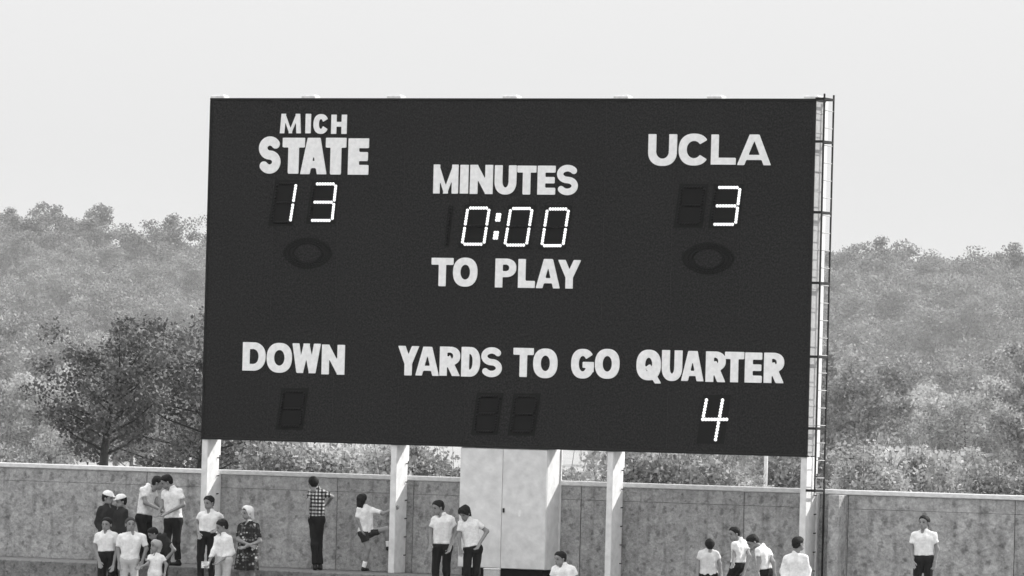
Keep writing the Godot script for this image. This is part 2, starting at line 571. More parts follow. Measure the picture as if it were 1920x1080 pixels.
func bulb_row(a: Vector2, b: Vector2, n: int, r: float, z: float) -> ArrayMesh:
	var st := SurfaceTool.new()
	st.begin(Mesh.PRIMITIVE_TRIANGLES)
	st.set_smooth_group(0)
	for i in n:
		var c := a.lerp(b, (i + 0.5) / n)
		add_dome(st, Vector3(c.x, c.y, z), r)
	return done(st)

func add_dome(st: SurfaceTool, c: Vector3, r: float) -> void:
	var rings := []
	for k in 4:
		var e := PI * 0.5 * k / 3.0
		var ring := []
		for s in 8:
			ring.append(c + Vector3(cos(TAU * s / 8.0) * cos(e) * r, sin(TAU * s / 8.0) * cos(e) * r, sin(e) * r * 0.8))
		rings.append(ring)
	for k in 3:
		for s in 8:
			var s2 := (s + 1) % 8
			if k < 2: oquad(st, rings[k][s], rings[k][s2], rings[k + 1][s2], rings[k + 1][s], c)
			else: otri(st, rings[k][s], rings[k][s2], rings[3][0], c)

# a prism on the board from a polygon in board coordinates
func plate(poly: Array, z0: float, z1: float) -> ArrayMesh:
	var st := begin()
	var m := Vector3.ZERO
	for p in poly: m += Vector3(p.x, p.y, 0)
	m = m / poly.size() + Vector3(0, 0, (z0 + z1) * 0.5)
	for k in range(1, poly.size() - 1):
		otri(st, Vector3(poly[0].x, poly[0].y, z1), Vector3(poly[k].x, poly[k].y, z1), Vector3(poly[k + 1].x, poly[k + 1].y, z1), m)
	for k in poly.size():
		var a: Vector2 = poly[k]
		var b: Vector2 = poly[(k + 1) % poly.size()]
		oquad(st, Vector3(a.x, a.y, z0), Vector3(b.x, b.y, z0), Vector3(b.x, b.y, z1), Vector3(a.x, a.y, z1), m)
	return done(st)

func digit(sb: Node3D, q: Array, lit: String, label: String) -> void:
	# q: centres of the corners of the figure, top left, top right, bottom left, bottom right
	var tl: Vector2 = q[0]; var tr: Vector2 = q[1]; var bl: Vector2 = q[2]; var br: Vector2 = q[3]
	var ml := tl.lerp(bl, 0.5)
	var mr := tr.lerp(br, 0.5)
	var d := Node3D.new()
	d.name = "digit"
	sb.add_child(d, true)
	d.set_meta("label", label)
	var o := 0.065
	part("backing", plate([tl + Vector2(-o + 0.01, o), tr + Vector2(o + 0.01, o), br + Vector2(o - 0.01, -o), bl + Vector2(-o - 0.01, -o)], 0.001, 0.006), M.recess, d)
	var segs := {"a": [tl, tr], "b": [tr, mr], "c": [mr, br], "d": [bl, br], "e": [ml, bl], "f": [tl, ml], "g": [ml, mr]}
	for k in segs:
		var a: Vector2 = segs[k][0]
		var b: Vector2 = segs[k][1]
		var hor: bool = k in ["a", "d", "g"]
		var inset := 0.03 if hor else 0.016
		var dir := (b - a).normalized()
		part("segment", bulb_row(a + dir * inset, b - dir * inset, 7 if hor else 6, 0.030, 0.006), M.bulb if k in lit else M.dead_bulb, d)

func lens_point(c: Vector2, a: float, r: Array) -> Vector3:
	return Vector3(c.x + r[0] * cos(a), c.y + r[1] * signf(sin(a)) * pow(absf(sin(a)), 1.25), 0.006)

func build_scoreboard() -> void:
	var sb := thing("scoreboard", "huge black stadium scoreboard with white lettering and lit figures on pale posts", "scoreboard", Vector3.ZERO)
	# box behind the face
	part("casing", box_mesh(Vector3(-BW + 0.012, BB + 0.012, -0.44), Vector3(BW - 0.004, BT - 0.012, -0.012)), M.sheet, sb)
	part("backing_sheet", box_mesh(Vector3(-BW + 0.02, BB + 0.02, -0.0119), Vector3(BW - 0.02, BT - 0.02, -0.0117)), M.rim, sb)
	# sheet-metal face panels, with hairline joints
	var cols := 9
	for r in 3:
		for i in cols:
			var x0 := -BW + 0.03 + (2.0 * BW - 0.06) * i / cols
			var x1 := -BW + 0.03 + (2.0 * BW - 0.06) * (i + 1) / cols
			var y0 := BB + 0.03 + (BT - BB - 0.06) * r / 3.0
			var y1 := BB + 0.03 + (BT - BB - 0.06) * (r + 1) / 3.0
			part("face_panel", box_mesh(Vector3(x0 + 0.0015, y0 + 0.0015, -0.0115), Vector3(x1 - 0.0015, y1 - 0.0015, 0.0)), M.face[(i * 2 + r) % 3], sb)
	# edging
	part("edging", box_mesh(Vector3(-BW - 0.01, BT - 0.03, -0.46), Vector3(BW + 0.01, BT + 0.012, 0.012), 0.006), M.rim, sb)
	part("edging", box_mesh(Vector3(-BW - 0.01, BB - 0.012, -0.06), Vector3(BW + 0.004, BB + 0.03, 0.012), 0.006), M.rim, sb)
	part("edging", box_mesh(Vector3(-BW - 0.01, BB + 0.031, -0.46), Vector3(-BW + 0.03, BT - 0.031, 0.012), 0.006), M.rim, sb)
	part("edging", box_mesh(Vector3(BW - 0.03, BB + 0.031, -0.03), Vector3(BW + 0.004, BT - 0.031, 0.012), 0.006), M.rim, sb)
	# ribs of the sheet cladding on the sunny end
	for k in 18:
		var y := BB + 0.2 + k * 0.34
		part("cladding_rib", box_mesh(Vector3(BW - 0.004, y, -0.43), Vector3(BW + 0.004, y + 0.018, -0.032)), M.sheet, sb)
	# posts: full depth under the board, a spine behind it
	for px in [[-5.958, -5.838], [-2.104, -1.987], [2.157, 2.271], [5.841, 5.957]]:
		var st := begin()
		add_box(st, Vector3(px[0], 0.0, -0.48), Vector3(px[1], BB - 0.012, -0.012), 0.008)
		add_box(st, Vector3(px[0], BB - 0.011, -0.60), Vector3(px[1], BT + 0.03, -0.462), 0.004)
		add_box(st, Vector3(px[0] + 0.01, BB - 0.3, -0.545), Vector3(px[1] - 0.01, BB - 0.011, -0.481))
		var post := part("post", done(st), M.post, sb)
		for k in 6:
			var y := 0.32 + k * 0.33
			part("step_bolt", tube_mesh([Vector3(px[1] - 0.005, y, -0.40), Vector3(px[1] + 0.035, y, -0.40), Vector3(px[1] + 0.042, y + 0.012, -0.40)], [0.010, 0.010, 0.011], 6), M.steel, post)
	# tops of the frame showing above the board
	for x in [-5.93, -4.057, -2.324, -0.012, 2.162, 3.961, 5.80]:
		var st := begin()
		add_box(st, Vector3(x - 0.14, BT + 0.0125, -0.40), Vector3(x + 0.14, BT + 0.07, -0.18), 0.01)
		add_box(st, Vector3(x - 0.11, BT + 0.071, -0.36), Vector3(x + 0.11, BT + 0.085, -0.22), 0.004)
		part("lifting_bracket", done(st), M.cap, sb)

	# lettering
	var words := [
		["white lettering above the home score, upper line", 0.30, 0.25, 0.07, WORD_A],
		["white heavy lettering above the home score, lower line", 0.33, 0.27, 0.0, WORD_B],
		["white lettering above the clock", 0.29, 0.24, 0.0, WORD_C],
		["white lettering below the clock", 0.278, 0.245, 0.0, WORD_D],
		["white lettering above the visitors' score", 0.27, 0.23, 0.0, WORD_E],
		["white lettering above the down figure", 0.275, 0.24, 0.0, WORD_F],
		["white lettering above the yards figures", 0.278, 0.24, 0.0, WORD_G],
		["white lettering above the quarter figure", 0.278, 0.238, 0.0, WORD_H]]
	for wd in words:
		var n := Node3D.new()
		n.name = "lettering"
		sb.add_child(n, true)
		n.set_meta("label", wd[0])
		for l in wd[4]:
			var mesh := letter_mesh(l[0], l[2] - l[1], l[4] - l[3], wd[1], wd[2], 0.014, wd[3])
			part("letter", mesh, M.letter, n, Vector3(l[1], l[3], 0.001))

	# figures: slanted seven-segment groups of bulbs
	digit(sb, [Vector2(-4.53, 7.0), Vector2(-4.155, 7.003), Vector2(-4.632, 6.29), Vector2(-4.257, 6.297)], "bc", "lit figure 1 of the home score")
	digit(sb, [Vector2(-3.78, 6.996), Vector2(-3.345, 6.999), Vector2(-3.862, 6.333), Vector2(-3.405, 6.336)], "abcdg", "lit figure 3 of the home score")
	var one := Node3D.new()
	one.name = "digit"
	sb.add_child(one, true)
	one.set_meta("label", "unlit figure 1 of the clock")
	part("backing", plate([Vector2(-1.078, 6.63), Vector2(-0.972, 6.63), Vector2(-1.04, 5.89), Vector2(-1.146, 5.89)], 0.001, 0.006), M.recess, one)
	part("segment", bulb_row(Vector2(-1.028, 6.6), Vector2(-1.058, 6.27), 6, 0.03, 0.006), M.dead_bulb, one)
	part("segment", bulb_row(Vector2(-1.06, 6.25), Vector2(-1.091, 5.92), 6, 0.03, 0.006), M.dead_bulb, one)
	digit(sb, [Vector2(-0.69, 6.586), Vector2(-0.265, 6.59), Vector2(-0.785, 5.937), Vector2(-0.355, 5.941)], "abcdef", "lit figure 0 of the minutes")
	digit(sb, [Vector2(0.158, 6.586), Vector2(0.58, 6.59), Vector2(0.06, 5.931), Vector2(0.485, 5.936)], "abcdef", "lit first figure 0 of the seconds")
	digit(sb, [Vector2(0.878, 6.583), Vector2(1.292, 6.587), Vector2(0.785, 5.929), Vector2(1.2, 5.935)], "abcdef", "lit last figure 0 of the seconds")
	var col := Node3D.new()
	col.name = "colon"
	sb.add_child(col, true)
	for c in [Vector2(-0.087, 6.426), Vector2(-0.124, 6.104)]:
		var st := SurfaceTool.new()
		st.begin(Mesh.PRIMITIVE_TRIANGLES)
		st.set_smooth_group(0)
		for dy in [-0.05, 0.0, 0.05]:
			for dx in [-0.024, 0.024]:
				add_dome(st, Vector3(c.x + dx + dy * 0.14, c.y + dy, 0.001), 0.03)
		part("colon_dot", done(st), M.bulb, col)
	digit(sb, [Vector2(3.475, 6.987), Vector2(3.905, 6.99), Vector2(3.40, 6.342), Vector2(3.83, 6.347)], "", "unlit first figure of the visitors' score")
	digit(sb, [Vector2(4.13, 6.992), Vector2(4.577, 6.995), Vector2(4.058, 6.343), Vector2(4.507, 6.347)], "abcdg", "lit figure 3 of the visitors' score")
	digit(sb, [Vector2(-4.29, 3.213), Vector2(-3.86, 3.224), Vector2(-4.37, 2.586), Vector2(-3.94, 2.599)], "", "unlit figure under the down lettering")
	digit(sb, [Vector2(-0.36, 3.222), Vector2(0.04, 3.23), Vector2(-0.44, 2.594), Vector2(-0.04, 2.604)], "", "unlit first figure of the yards")
	digit(sb, [Vector2(0.36, 3.227), Vector2(0.77, 3.237), Vector2(0.28, 2.6), Vector2(0.69, 2.611)], "", "unlit second figure of the yards")
	# the quarter figure is a 4: its cross bar runs past the stem
	var four := Node3D.new()
	four.name = "digit"
	sb.add_child(four, true)
	four.set_meta("label", "lit figure 4 of the quarter")
	part("backing", plate([Vector2(3.97, 3.35), Vector2(4.50, 3.36), Vector2(4.40, 2.50), Vector2(3.87, 2.49)], 0.001, 0.006), M.recess, four)
	part("segment", bulb_row(Vector2(4.045, 3.285), Vector2(3.985, 2.95), 6, 0.032, 0.006), M.bulb, four)
	part("segment", bulb_row(Vector2(4.35, 3.29), Vector2(4.296, 2.96), 6, 0.032, 0.006), M.bulb, four)
	part("segment", bulb_row(Vector2(3.95, 2.915), Vector2(4.46, 2.928), 9, 0.032, 0.006), M.bulb, four)
	part("segment", bulb_row(Vector2(4.284, 2.89), Vector2(4.226, 2.54), 6, 0.032, 0.006), M.bulb, four)

	# unlit possession marks: rings of bulbs in the outline of a football
	for c in [Vector2(-3.885, 5.74), Vector2(4.0, 5.745)]:
		var ring := Node3D.new()
		ring.name = "possession_mark"
		sb.add_child(ring, true)
		ring.set_meta("label", "unlit football-shaped ring of bulbs")
		var st := begin()
		var bulbs := SurfaceTool.new()
		bulbs.begin(Mesh.PRIMITIVE_TRIANGLES)
		bulbs.set_smooth_group(0)
		var n := 40
		for k in n:
			var q := []
			for e in [[k, 0], [k + 1, 0], [k + 1, 1], [k, 1]]:
				q.append(lens_point(c, TAU * e[0] / n, [0.51, 0.285] if e[1] == 0 else [0.27, 0.165]))
			oquad(st, q[0], q[1], q[2], q[3], Vector3(c.x, c.y, -5))
			for rr in [[0.475, 0.262], [0.39, 0.225], [0.31, 0.188]]:
				add_dome(bulbs, lens_point(c, TAU * (k + 0.5) / n, rr), 0.017)
		part("backing", done(st), M.recess, ring)
		part("bulb_ring", done(bulbs), M.dead_bulb, ring)

	# ladder with stand-off brackets on the right end
	var lad := Node3D.new()
	lad.name = "ladder"
	sb.add_child(lad, true)
	var lx := 6.115
	part("rail", box_mesh(Vector3(lx - 0.012, 1.70, -0.035), Vector3(lx + 0.012, BT + 0.10, 0.005), 0.004), M.steel, lad)
	part("rail", box_mesh(Vector3(lx - 0.012, 0.0, -0.475), Vector3(lx + 0.012, BT + 0.10, -0.435), 0.004), M.steel, lad)
	for y in [BT + 0.012, 7.81, 6.575, 5.345, 4.06, 2.81, 1.73]:
		var st := begin()
		add_box(st, Vector3(BW - 0.01, y - 0.022, -0.034), Vector3(lx - 0.0125, y + 0.022, 0.004), 0.003)
		add_box(st, Vector3(BW - 0.01, y - 0.022, -0.474), Vector3(lx - 0.0125, y + 0.022, -0.436), 0.003)
		add_box(st, Vector3(lx - 0.012, y - 0.022, -0.4345), Vector3(lx + 0.012, y + 0.022, -0.0355), 0.003)
		part("bracket", done(st), M.steel, lad)
	for k in 22:
		var y := 1.95 + k * 0.305
		part("rung", tube_mesh([Vector3(lx, y, -0.436), Vector3(lx, y, -0.034)], [0.009, 0.009], 6), M.rung, lad)

func build_cabinet() -> void:
	var c := thing("equipment_cabinet", "tall pale two-door equipment cabinet under the middle of the scoreboard", "cabinet", Vector3(0.14, 0, -0.26))
	part("plinth", box_mesh(Vector3(-0.80, 0.0, -0.28), Vector3(0.80, 0.16, 0.20), 0.01), M.gap, c)
	part("casing", box_mesh(Vector3(-0.853, 0.161, -0.30), Vector3(0.857, BB - 0.014, 0.235), 0.01), M.cabinet, c)
	part("door", box_mesh(Vector3(-0.849, 0.168, 0.236), Vector3(-0.013, BB - 0.03, 0.26), 0.006), M.cabinet, c)
	var d := part("door", box_mesh(Vector3(-0.005, 0.168, 0.236), Vector3(0.853, BB - 0.03, 0.262), 0.006), M.cabinet_b, c)
	part("handle", box_mesh(Vector3(0.018, 1.16, 0.2625), Vector3(0.05, 1.24, 0.29), 0.006), M.steel, d)
	part("notice", box_mesh(Vector3(0.32, 1.10, 0.2622), Vector3(0.36, 1.22, 0.264)), M.pole, d)
	# rear upright beside the cabinet
	part("rear_upright", box_mesh(Vector3(0.80, 0.0, -0.336), Vector3(0.885, BB - 0.014, -0.301), 0.004), M.post, c)

# ------------------------------------------------------------------ vegetation
# leaves: many small lozenges in clumps spread through a crown
func leaf_mesh(clumps: Array, per: int, leaf: float, seed_: int) -> ArrayMesh:
	var r := RandomNumberGenerator.new()
	r.seed = seed_
	var v := PackedVector3Array()
	var nn := PackedVector3Array()
	var cc := PackedColorArray()
	var idx := PackedInt32Array()
	for cl in clumps:
		var c: Vector3 = cl[0]
		var rad: Vector3 = cl[1]
		var tone: float = cl[2]
		for k in per:
			var p := Vector3(r.randfn(0, 0.5), r.randfn(0, 0.5), r.randfn(0, 0.5))
			if p.length() > 1.1: p = p.normalized() * r.randf_range(0.6, 1.1)
			p = c + p * rad
			var n := Vector3(r.randfn(), r.randfn() + 0.7, r.randfn()).normalized()
			var a := n.cross(Vector3(r.randfn(), r.randfn(), r.randfn())).normalized()
			var b := n.cross(a)
			var s := leaf * r.randf_range(0.55, 1.25)
			var w := s * r.randf_range(0.55, 0.9)
			var i := v.size()
			v.append(p - a * s * 0.5); v.append(p + b * w * 0.5 - n * s * 0.06); v.append(p + a * s * 0.5); v.append(p - b * w * 0.5 - n * s * 0.06)
			var t := clampf(tone * r.randf_range(0.55, 1.25), 0.0, 1.3)
			for q in 4:
				nn.append(n); cc.append(Color(t, t, t))
			idx.append_array(PackedInt32Array([i, i + 1, i + 2, i, i + 2, i + 3]))
	var arr := []
	arr.resize(Mesh.ARRAY_MAX)
	arr[Mesh.ARRAY_VERTEX] = v
	arr[Mesh.ARRAY_NORMAL] = nn
	arr[Mesh.ARRAY_COLOR] = cc
	arr[Mesh.ARRAY_INDEX] = idx
	var m := ArrayMesh.new()
	m.add_surface_from_arrays(Mesh.PRIMITIVE_TRIANGLES, arr)
	return m

# a tree: tapered trunk that forks into limbs, a clump of leaves round every limb's end and along it
func tree_parts(o: Node3D, height: float, spread: float, low: float, n_limb: int, per: int, leaf: float, leaf_m: Material, bark: Material, seed_: int, trunk_r: float) -> void:
	var r := RandomNumberGenerator.new()
	r.seed = seed_
	var st := SurfaceTool.new()
	st.begin(Mesh.PRIMITIVE_TRIANGLES)
	st.set_smooth_group(0)
	var pts := []
	var rad := []
	var lean := Vector3(r.randf_range(-0.08, 0.08), 0, r.randf_range(-0.08, 0.08))
	for k in 7:
		var t := k / 6.0
		pts.append(Vector3(0, height * 0.82 * t, 0) + lean * height * t * t + Vector3(sin(t * 5.0 + seed_), 0, cos(t * 4.0 + seed_)) * height * 0.012)
		rad.append(trunk_r * (1.15 - t) + trunk_r * 0.06)
	add_tube(st, pts, rad, 7)
	var clumps := []
	for k in n_limb:
		var t := lerpf(low, 0.97, pow((k + r.randf()) / n_limb, 0.85))
		var f := t * 6.0
		var from: Vector3 = pts[mini(int(f), 5)].lerp(pts[mini(int(f) + 1, 6)], f - floorf(f))
		var a := k * 2.4 + r.randf_range(-0.5, 0.5)
		var reach: float = spread * (0.45 + 0.6 * sqrt(maxf(0.0, 1.0 - pow((t - 0.45) / 0.62, 2.0)))) * r.randf_range(0.6, 1.12)
		var rise := height * (0.10 + 0.10 * t) * r.randf_range(0.5, 1.3)
		var to := from + Vector3(cos(a) * reach, rise, sin(a) * reach)
		var mid := from.lerp(to, 0.5) + Vector3(0, -rise * 0.12, 0)
		var lr := trunk_r * (1.0 - t * 0.75) * 0.42
		add_tube(st, [from, mid, to], [lr, lr * 0.65, lr * 0.15], 5)
		for q in 3:
			var u := lerpf(0.45, 1.05, (q + r.randf() * 0.6) / 2.6)
			var c := from.lerp(to, u) + Vector3(r.randfn(), r.randfn() * 0.7, r.randfn()) * spread * 0.07
			var cr := spread * r.randf_range(0.18, 0.31)
			clumps.append([c, Vector3(cr, cr * 0.7, cr), r.randf_range(0.72, 1.12)])
	part("trunk", done(st), bark, o)
	part("crown", leaf_mesh(clumps, per, leaf, seed_ + 7), leaf_m, o)

func shrub_parts(o: Node3D, height: float, spread: float, stems: int, per: int, leaf: float, leaf_m: Material, seed_: int) -> void:
	var r := RandomNumberGenerator.new()
	r.seed = seed_
	var st := SurfaceTool.new()
	st.begin(Mesh.PRIMITIVE_TRIANGLES)
	st.set_smooth_group(0)
	var clumps := []
	for k in stems:
		var a := k * 2.4 + r.randf_range(-0.4, 0.4)
		var tip := Vector3(cos(a), 0, sin(a)) * spread * sqrt((k + 0.6) / stems) * r.randf_range(0.8, 1.1) + Vector3(0, height * r.randf_range(0.65, 1.0), 0)
		add_tube(st, [Vector3(cos(a), 0, sin(a)) * 0.1, tip * Vector3(0.6, 0.55, 0.6), tip], [0.018, 0.012, 0.004], 5)
		for q in 5:
			var u := lerpf(0.25, 1.03, (q + r.randf()) / 5.0)
			var c := (tip * u).lerp(tip * Vector3(0.6, 0.55, 0.6) * minf(1.0, u * 1.8), 0.4) + Vector3(r.randfn(), r.randfn(), r.randfn()) * 0.12
			var cr := spread * r.randf_range(0.20, 0.36)
			clumps.append([c, Vector3(cr, cr * 0.8, cr), r.randf_range(0.7, 1.12)])
	part("stems", done(st), M.bark_far, o)
	part("foliage", leaf_mesh(clumps, per, leaf, seed_ + 3), leaf_m, o)

func place_copy(proto: Node3D, first: bool, called: String, at: Vector3, turn: float, size: Vector3) -> Node3D:
	var o: Node3D = proto
	if not first:
		o = proto.duplicate()
		o.name = numbered(called)
		add_child(o)
	o.position = at
	o.rotation.y = turn
	o.scale = size
	return o

func build_vegetation() -> void:
	var r := RandomNumberGenerator.new()
	r.seed = 2024
	# --- wooded slope: rows of trees climbing away from the stadium, either side of what the board hides
	var protos := []
	for k in 5:
		var t := thing("slope_tree", "pale hazy leafy tree in the wood on the far slope", "tree", Vector3.ZERO, 0.0, "trees of the wood on the far slope")
		tree_parts(t, [8.2, 7.4, 9.0, 6.8, 8.0][k], [2.7, 3.0, 2.6, 2.8, 3.2][k], 0.10, 46, 210, 0.16, [M.leaf.hill, M.leaf.hill_b, M.leaf.hill, M.leaf.hill_b, M.leaf.hill][k], M.bark_far, 100 + k * 13, 0.16)
		protos.append(t)
	var seen := {}
	var n := 0
	for row in 11:
		var away := 292.0 + row * 14.0
		var half := 0.0915 * away + 4.0
		var hide := away * 0.042
		var u := -half + r.randf_range(0.0, 2.0)
		while u < half:
			if absf(u + 1.0) > hide:
				var k := (n * 3 + row) % 5
				var s := r.randf_range(0.78, 1.08)
				var tone := "pale hazy" if k % 2 == 0 else "greyer hazy"
				var lvl := "low on the slope" if row < 4 else ("halfway up the slope" if row < 8 else "on the crest")
				place_copy(protos[k], not seen.has(k), "slope_tree", slope_point(u, away + r.randf_range(-5, 5)), r.randf() * TAU, Vector3(s * 1.05, s, s * 1.05)).set_meta("label", "%s leafy tree in the wood left of the scoreboard, %s" % [tone, lvl] if u < 0.0 else "%s leafy tree in the wood right of the scoreboard, %s" % [tone, lvl])
				seen[k] = true
				n += 1
			u += r.randf_range(3.2, 5.2)
	# --- trees at the foot of the slope
	var foot := []
	for k in 3:
		var t := thing("foot_tree", "mid-grey bushy tree at the foot of the slope", "tree", Vector3.ZERO, 0.0, "bushy trees at the foot of the slope")
		tree_parts(t, [5.4, 4.6, 6.0][k], [2.0, 2.2, 1.9][k], 0.06, 38, 150, 0.14, [M.leaf.mid, M.leaf.pale, M.leaf.mid][k], M.bark_far, 300 + k * 17, 0.07)
		foot.append(t)
	seen = {}
	n = 0
	for row in 3:
		var away: float = [195.0, 226.0, 258.0][row]
		var half := 0.0915 * away + 3.0
		var hide := away * 0.038
		var u := -half + r.randf_range(0.0, 1.5)
		while u < half:
			if absf(u + 1.0) > hide:
				var k := (n + row) % 3
				var s := r.randf_range(0.75, 1.05)
				place_copy(foot[k], not seen.has(k), "foot_tree", slope_point(u, away + r.randf_range(-6, 6)), r.randf() * TAU, Vector3(s, s, s)).set_meta("label", ("pale" if k == 1 else "mid-grey") + " bushy tree at the foot of the slope, " + ("left" if u < 0.0 else "right") + " of the scoreboard, " + ["nearest row", "middle row", "farthest row"][row])
				seen[k] = true
				n += 1
			u += r.randf_range(2.2, 3.6)
	# --- the near tree left of the board
	var near := thing("broadleaf_tree", "dark-leaved small tree with bare crooked branches just left of the scoreboard", "tree", slope_point(-6.85, 124.0), 0.6)
	tree_parts(near, 5.1, 2.0, 0.22, 34, 120, 0.105, M.leaf.dark, M.bark, 501, 0.10)
	var dark := thing("broadleaf_tree", "dark tree with forked leaning trunk at the far left, above the wall", "tree", slope_point(-8.75, 121.0), 2.2)
	tree_parts(dark, 4.6, 1.5, 0.42, 26, 110, 0.10, M.leaf.dark, M.bark, 522, 0.13)
	# --- bushes along the back of the wall
	var spots := [
		[-13.2, 119.0, 1.15, 0], [-11.2, 117.0, 0.95, 1], [-10.3, 124.0, 0.8, 2],
		[-4.6, 112.5, 1.05, 1], [-3.3, 111.8, 1.0, 0], [-2.1, 110.6, 1.05, 2], [-0.9, 110.0, 0.95, 1],
		[1.0, 112.0, 0.85, 0], [2.4, 107.5, 1.1, 2], [3.6, 107.0, 1.05, 1], [4.5, 109.0, 0.75, 0],
		[7.2, 112.0, 0.95, 2], [8.4, 114.0, 1.1, 0], [9.8, 111.0, 1.0, 1], [11.3, 112.5, 1.15, 2], [6.4, 121.0, 1.1, 1]]
	var lab := [
		"pale leafy bush behind the wall near the left frame edge, farthest left", "pale leafy bush behind the wall, second from the left", "pale leafy bush under the dark small tree",
		"pale leafy bush behind the wall right of the leftmost post", "pale leafy bush behind the wall above the plaid-shirted man", "pale leafy bush behind the wall left of the second post", "pale leafy bush behind the wall right of the second post",
		"low pale bush in the gap right of the cabinet", "pale leafy bush behind the wall right of the third post", "pale leafy bush behind the wall midway between third and fourth posts", "low pale bush just left of the thin white pole",
		"pale leafy bush behind the wall just right of the ladder", "tall pale bush behind the wall above the concrete buttress", "pale leafy bush behind the wall right of the buttress", "pale leafy bush at the far right above the wall", "pale bush behind the foot of the ladder"]
	var bush := []
	for k in 3:
		var b := thing("bush", "", "bush", Vector3.ZERO, 0.0, "bushes along the back of the wall")
		shrub_parts(b, [2.9, 2.6, 3.1][k], [1.05, 1.2, 0.95][k], 14, 80, 0.10, [M.leaf.pale, M.leaf.mid, M.leaf.pale][k], 700 + k * 9)
		bush.append(b)
	seen = {}
	for i in spots.size():
		var s: Array = spots[i]
		var o := place_copy(bush[s[3]], not seen.has(s[3]), "bush", slope_point(s[0], s[1]), i * 1.7, Vector3(s[2], s[2], s[2]))
		o.set_meta("label", lab[i])
		seen[s[3]] = true

func build_small_things() -> void:
	# thin white pole behind the wall
	var pole := thing("white_pole", "thin white pole rising behind the wall near the right end", "pole", Vector3(-0.181, 0, -13.144))
	part("shaft", tube_mesh([Vector3(0, -0.05, 0), Vector3(0, 4.3, 0)], [0.042, 0.036], 12), M.pole, pole)
	part("finial", tube_mesh([Vector3(0, 4.3, 0), Vector3(0, 4.33, 0), Vector3(0, 4.37, 0)], [0.05, 0.055, 0.02], 10), M.pole, pole)
	# carton at the foot of the cabinet
	var bx := thing("carton", "small pale carton on the terrace in front of the cabinet", "carton", Vector3(0.26, 0, 0.62), 0.35)
	part("box", box_mesh(Vector3(-0.14, 0.0, -0.11), Vector3(0.14, 0.155, 0.11), 0.006), M.off_white_cloth, bx)
	part("lid", box_mesh(Vector3(-0.145, 0.156, -0.115), Vector3(0.145, 0.18, 0.115), 0.005), M.white_cloth, bx)

# haze lying in the hollow between the stadium and the wood
func build_haze() -> void:
	var f := FogVolume.new()
	f.name = "haze"
	f.shape = RenderingServer.FOG_VOLUME_SHAPE_BOX
	f.size = Vector3(500, 12.0, 140)
	f.position = ORIGIN + AWAY * 232.0 + Vector3(0, 4.4, 0)
	f.rotation.y = YAW
	var m := FogMaterial.new()
	m.density = 0.0015
	m.albedo = grey(0.9)
	f.material = m
	f.set_meta("kind", "structure")
	add_child(f)

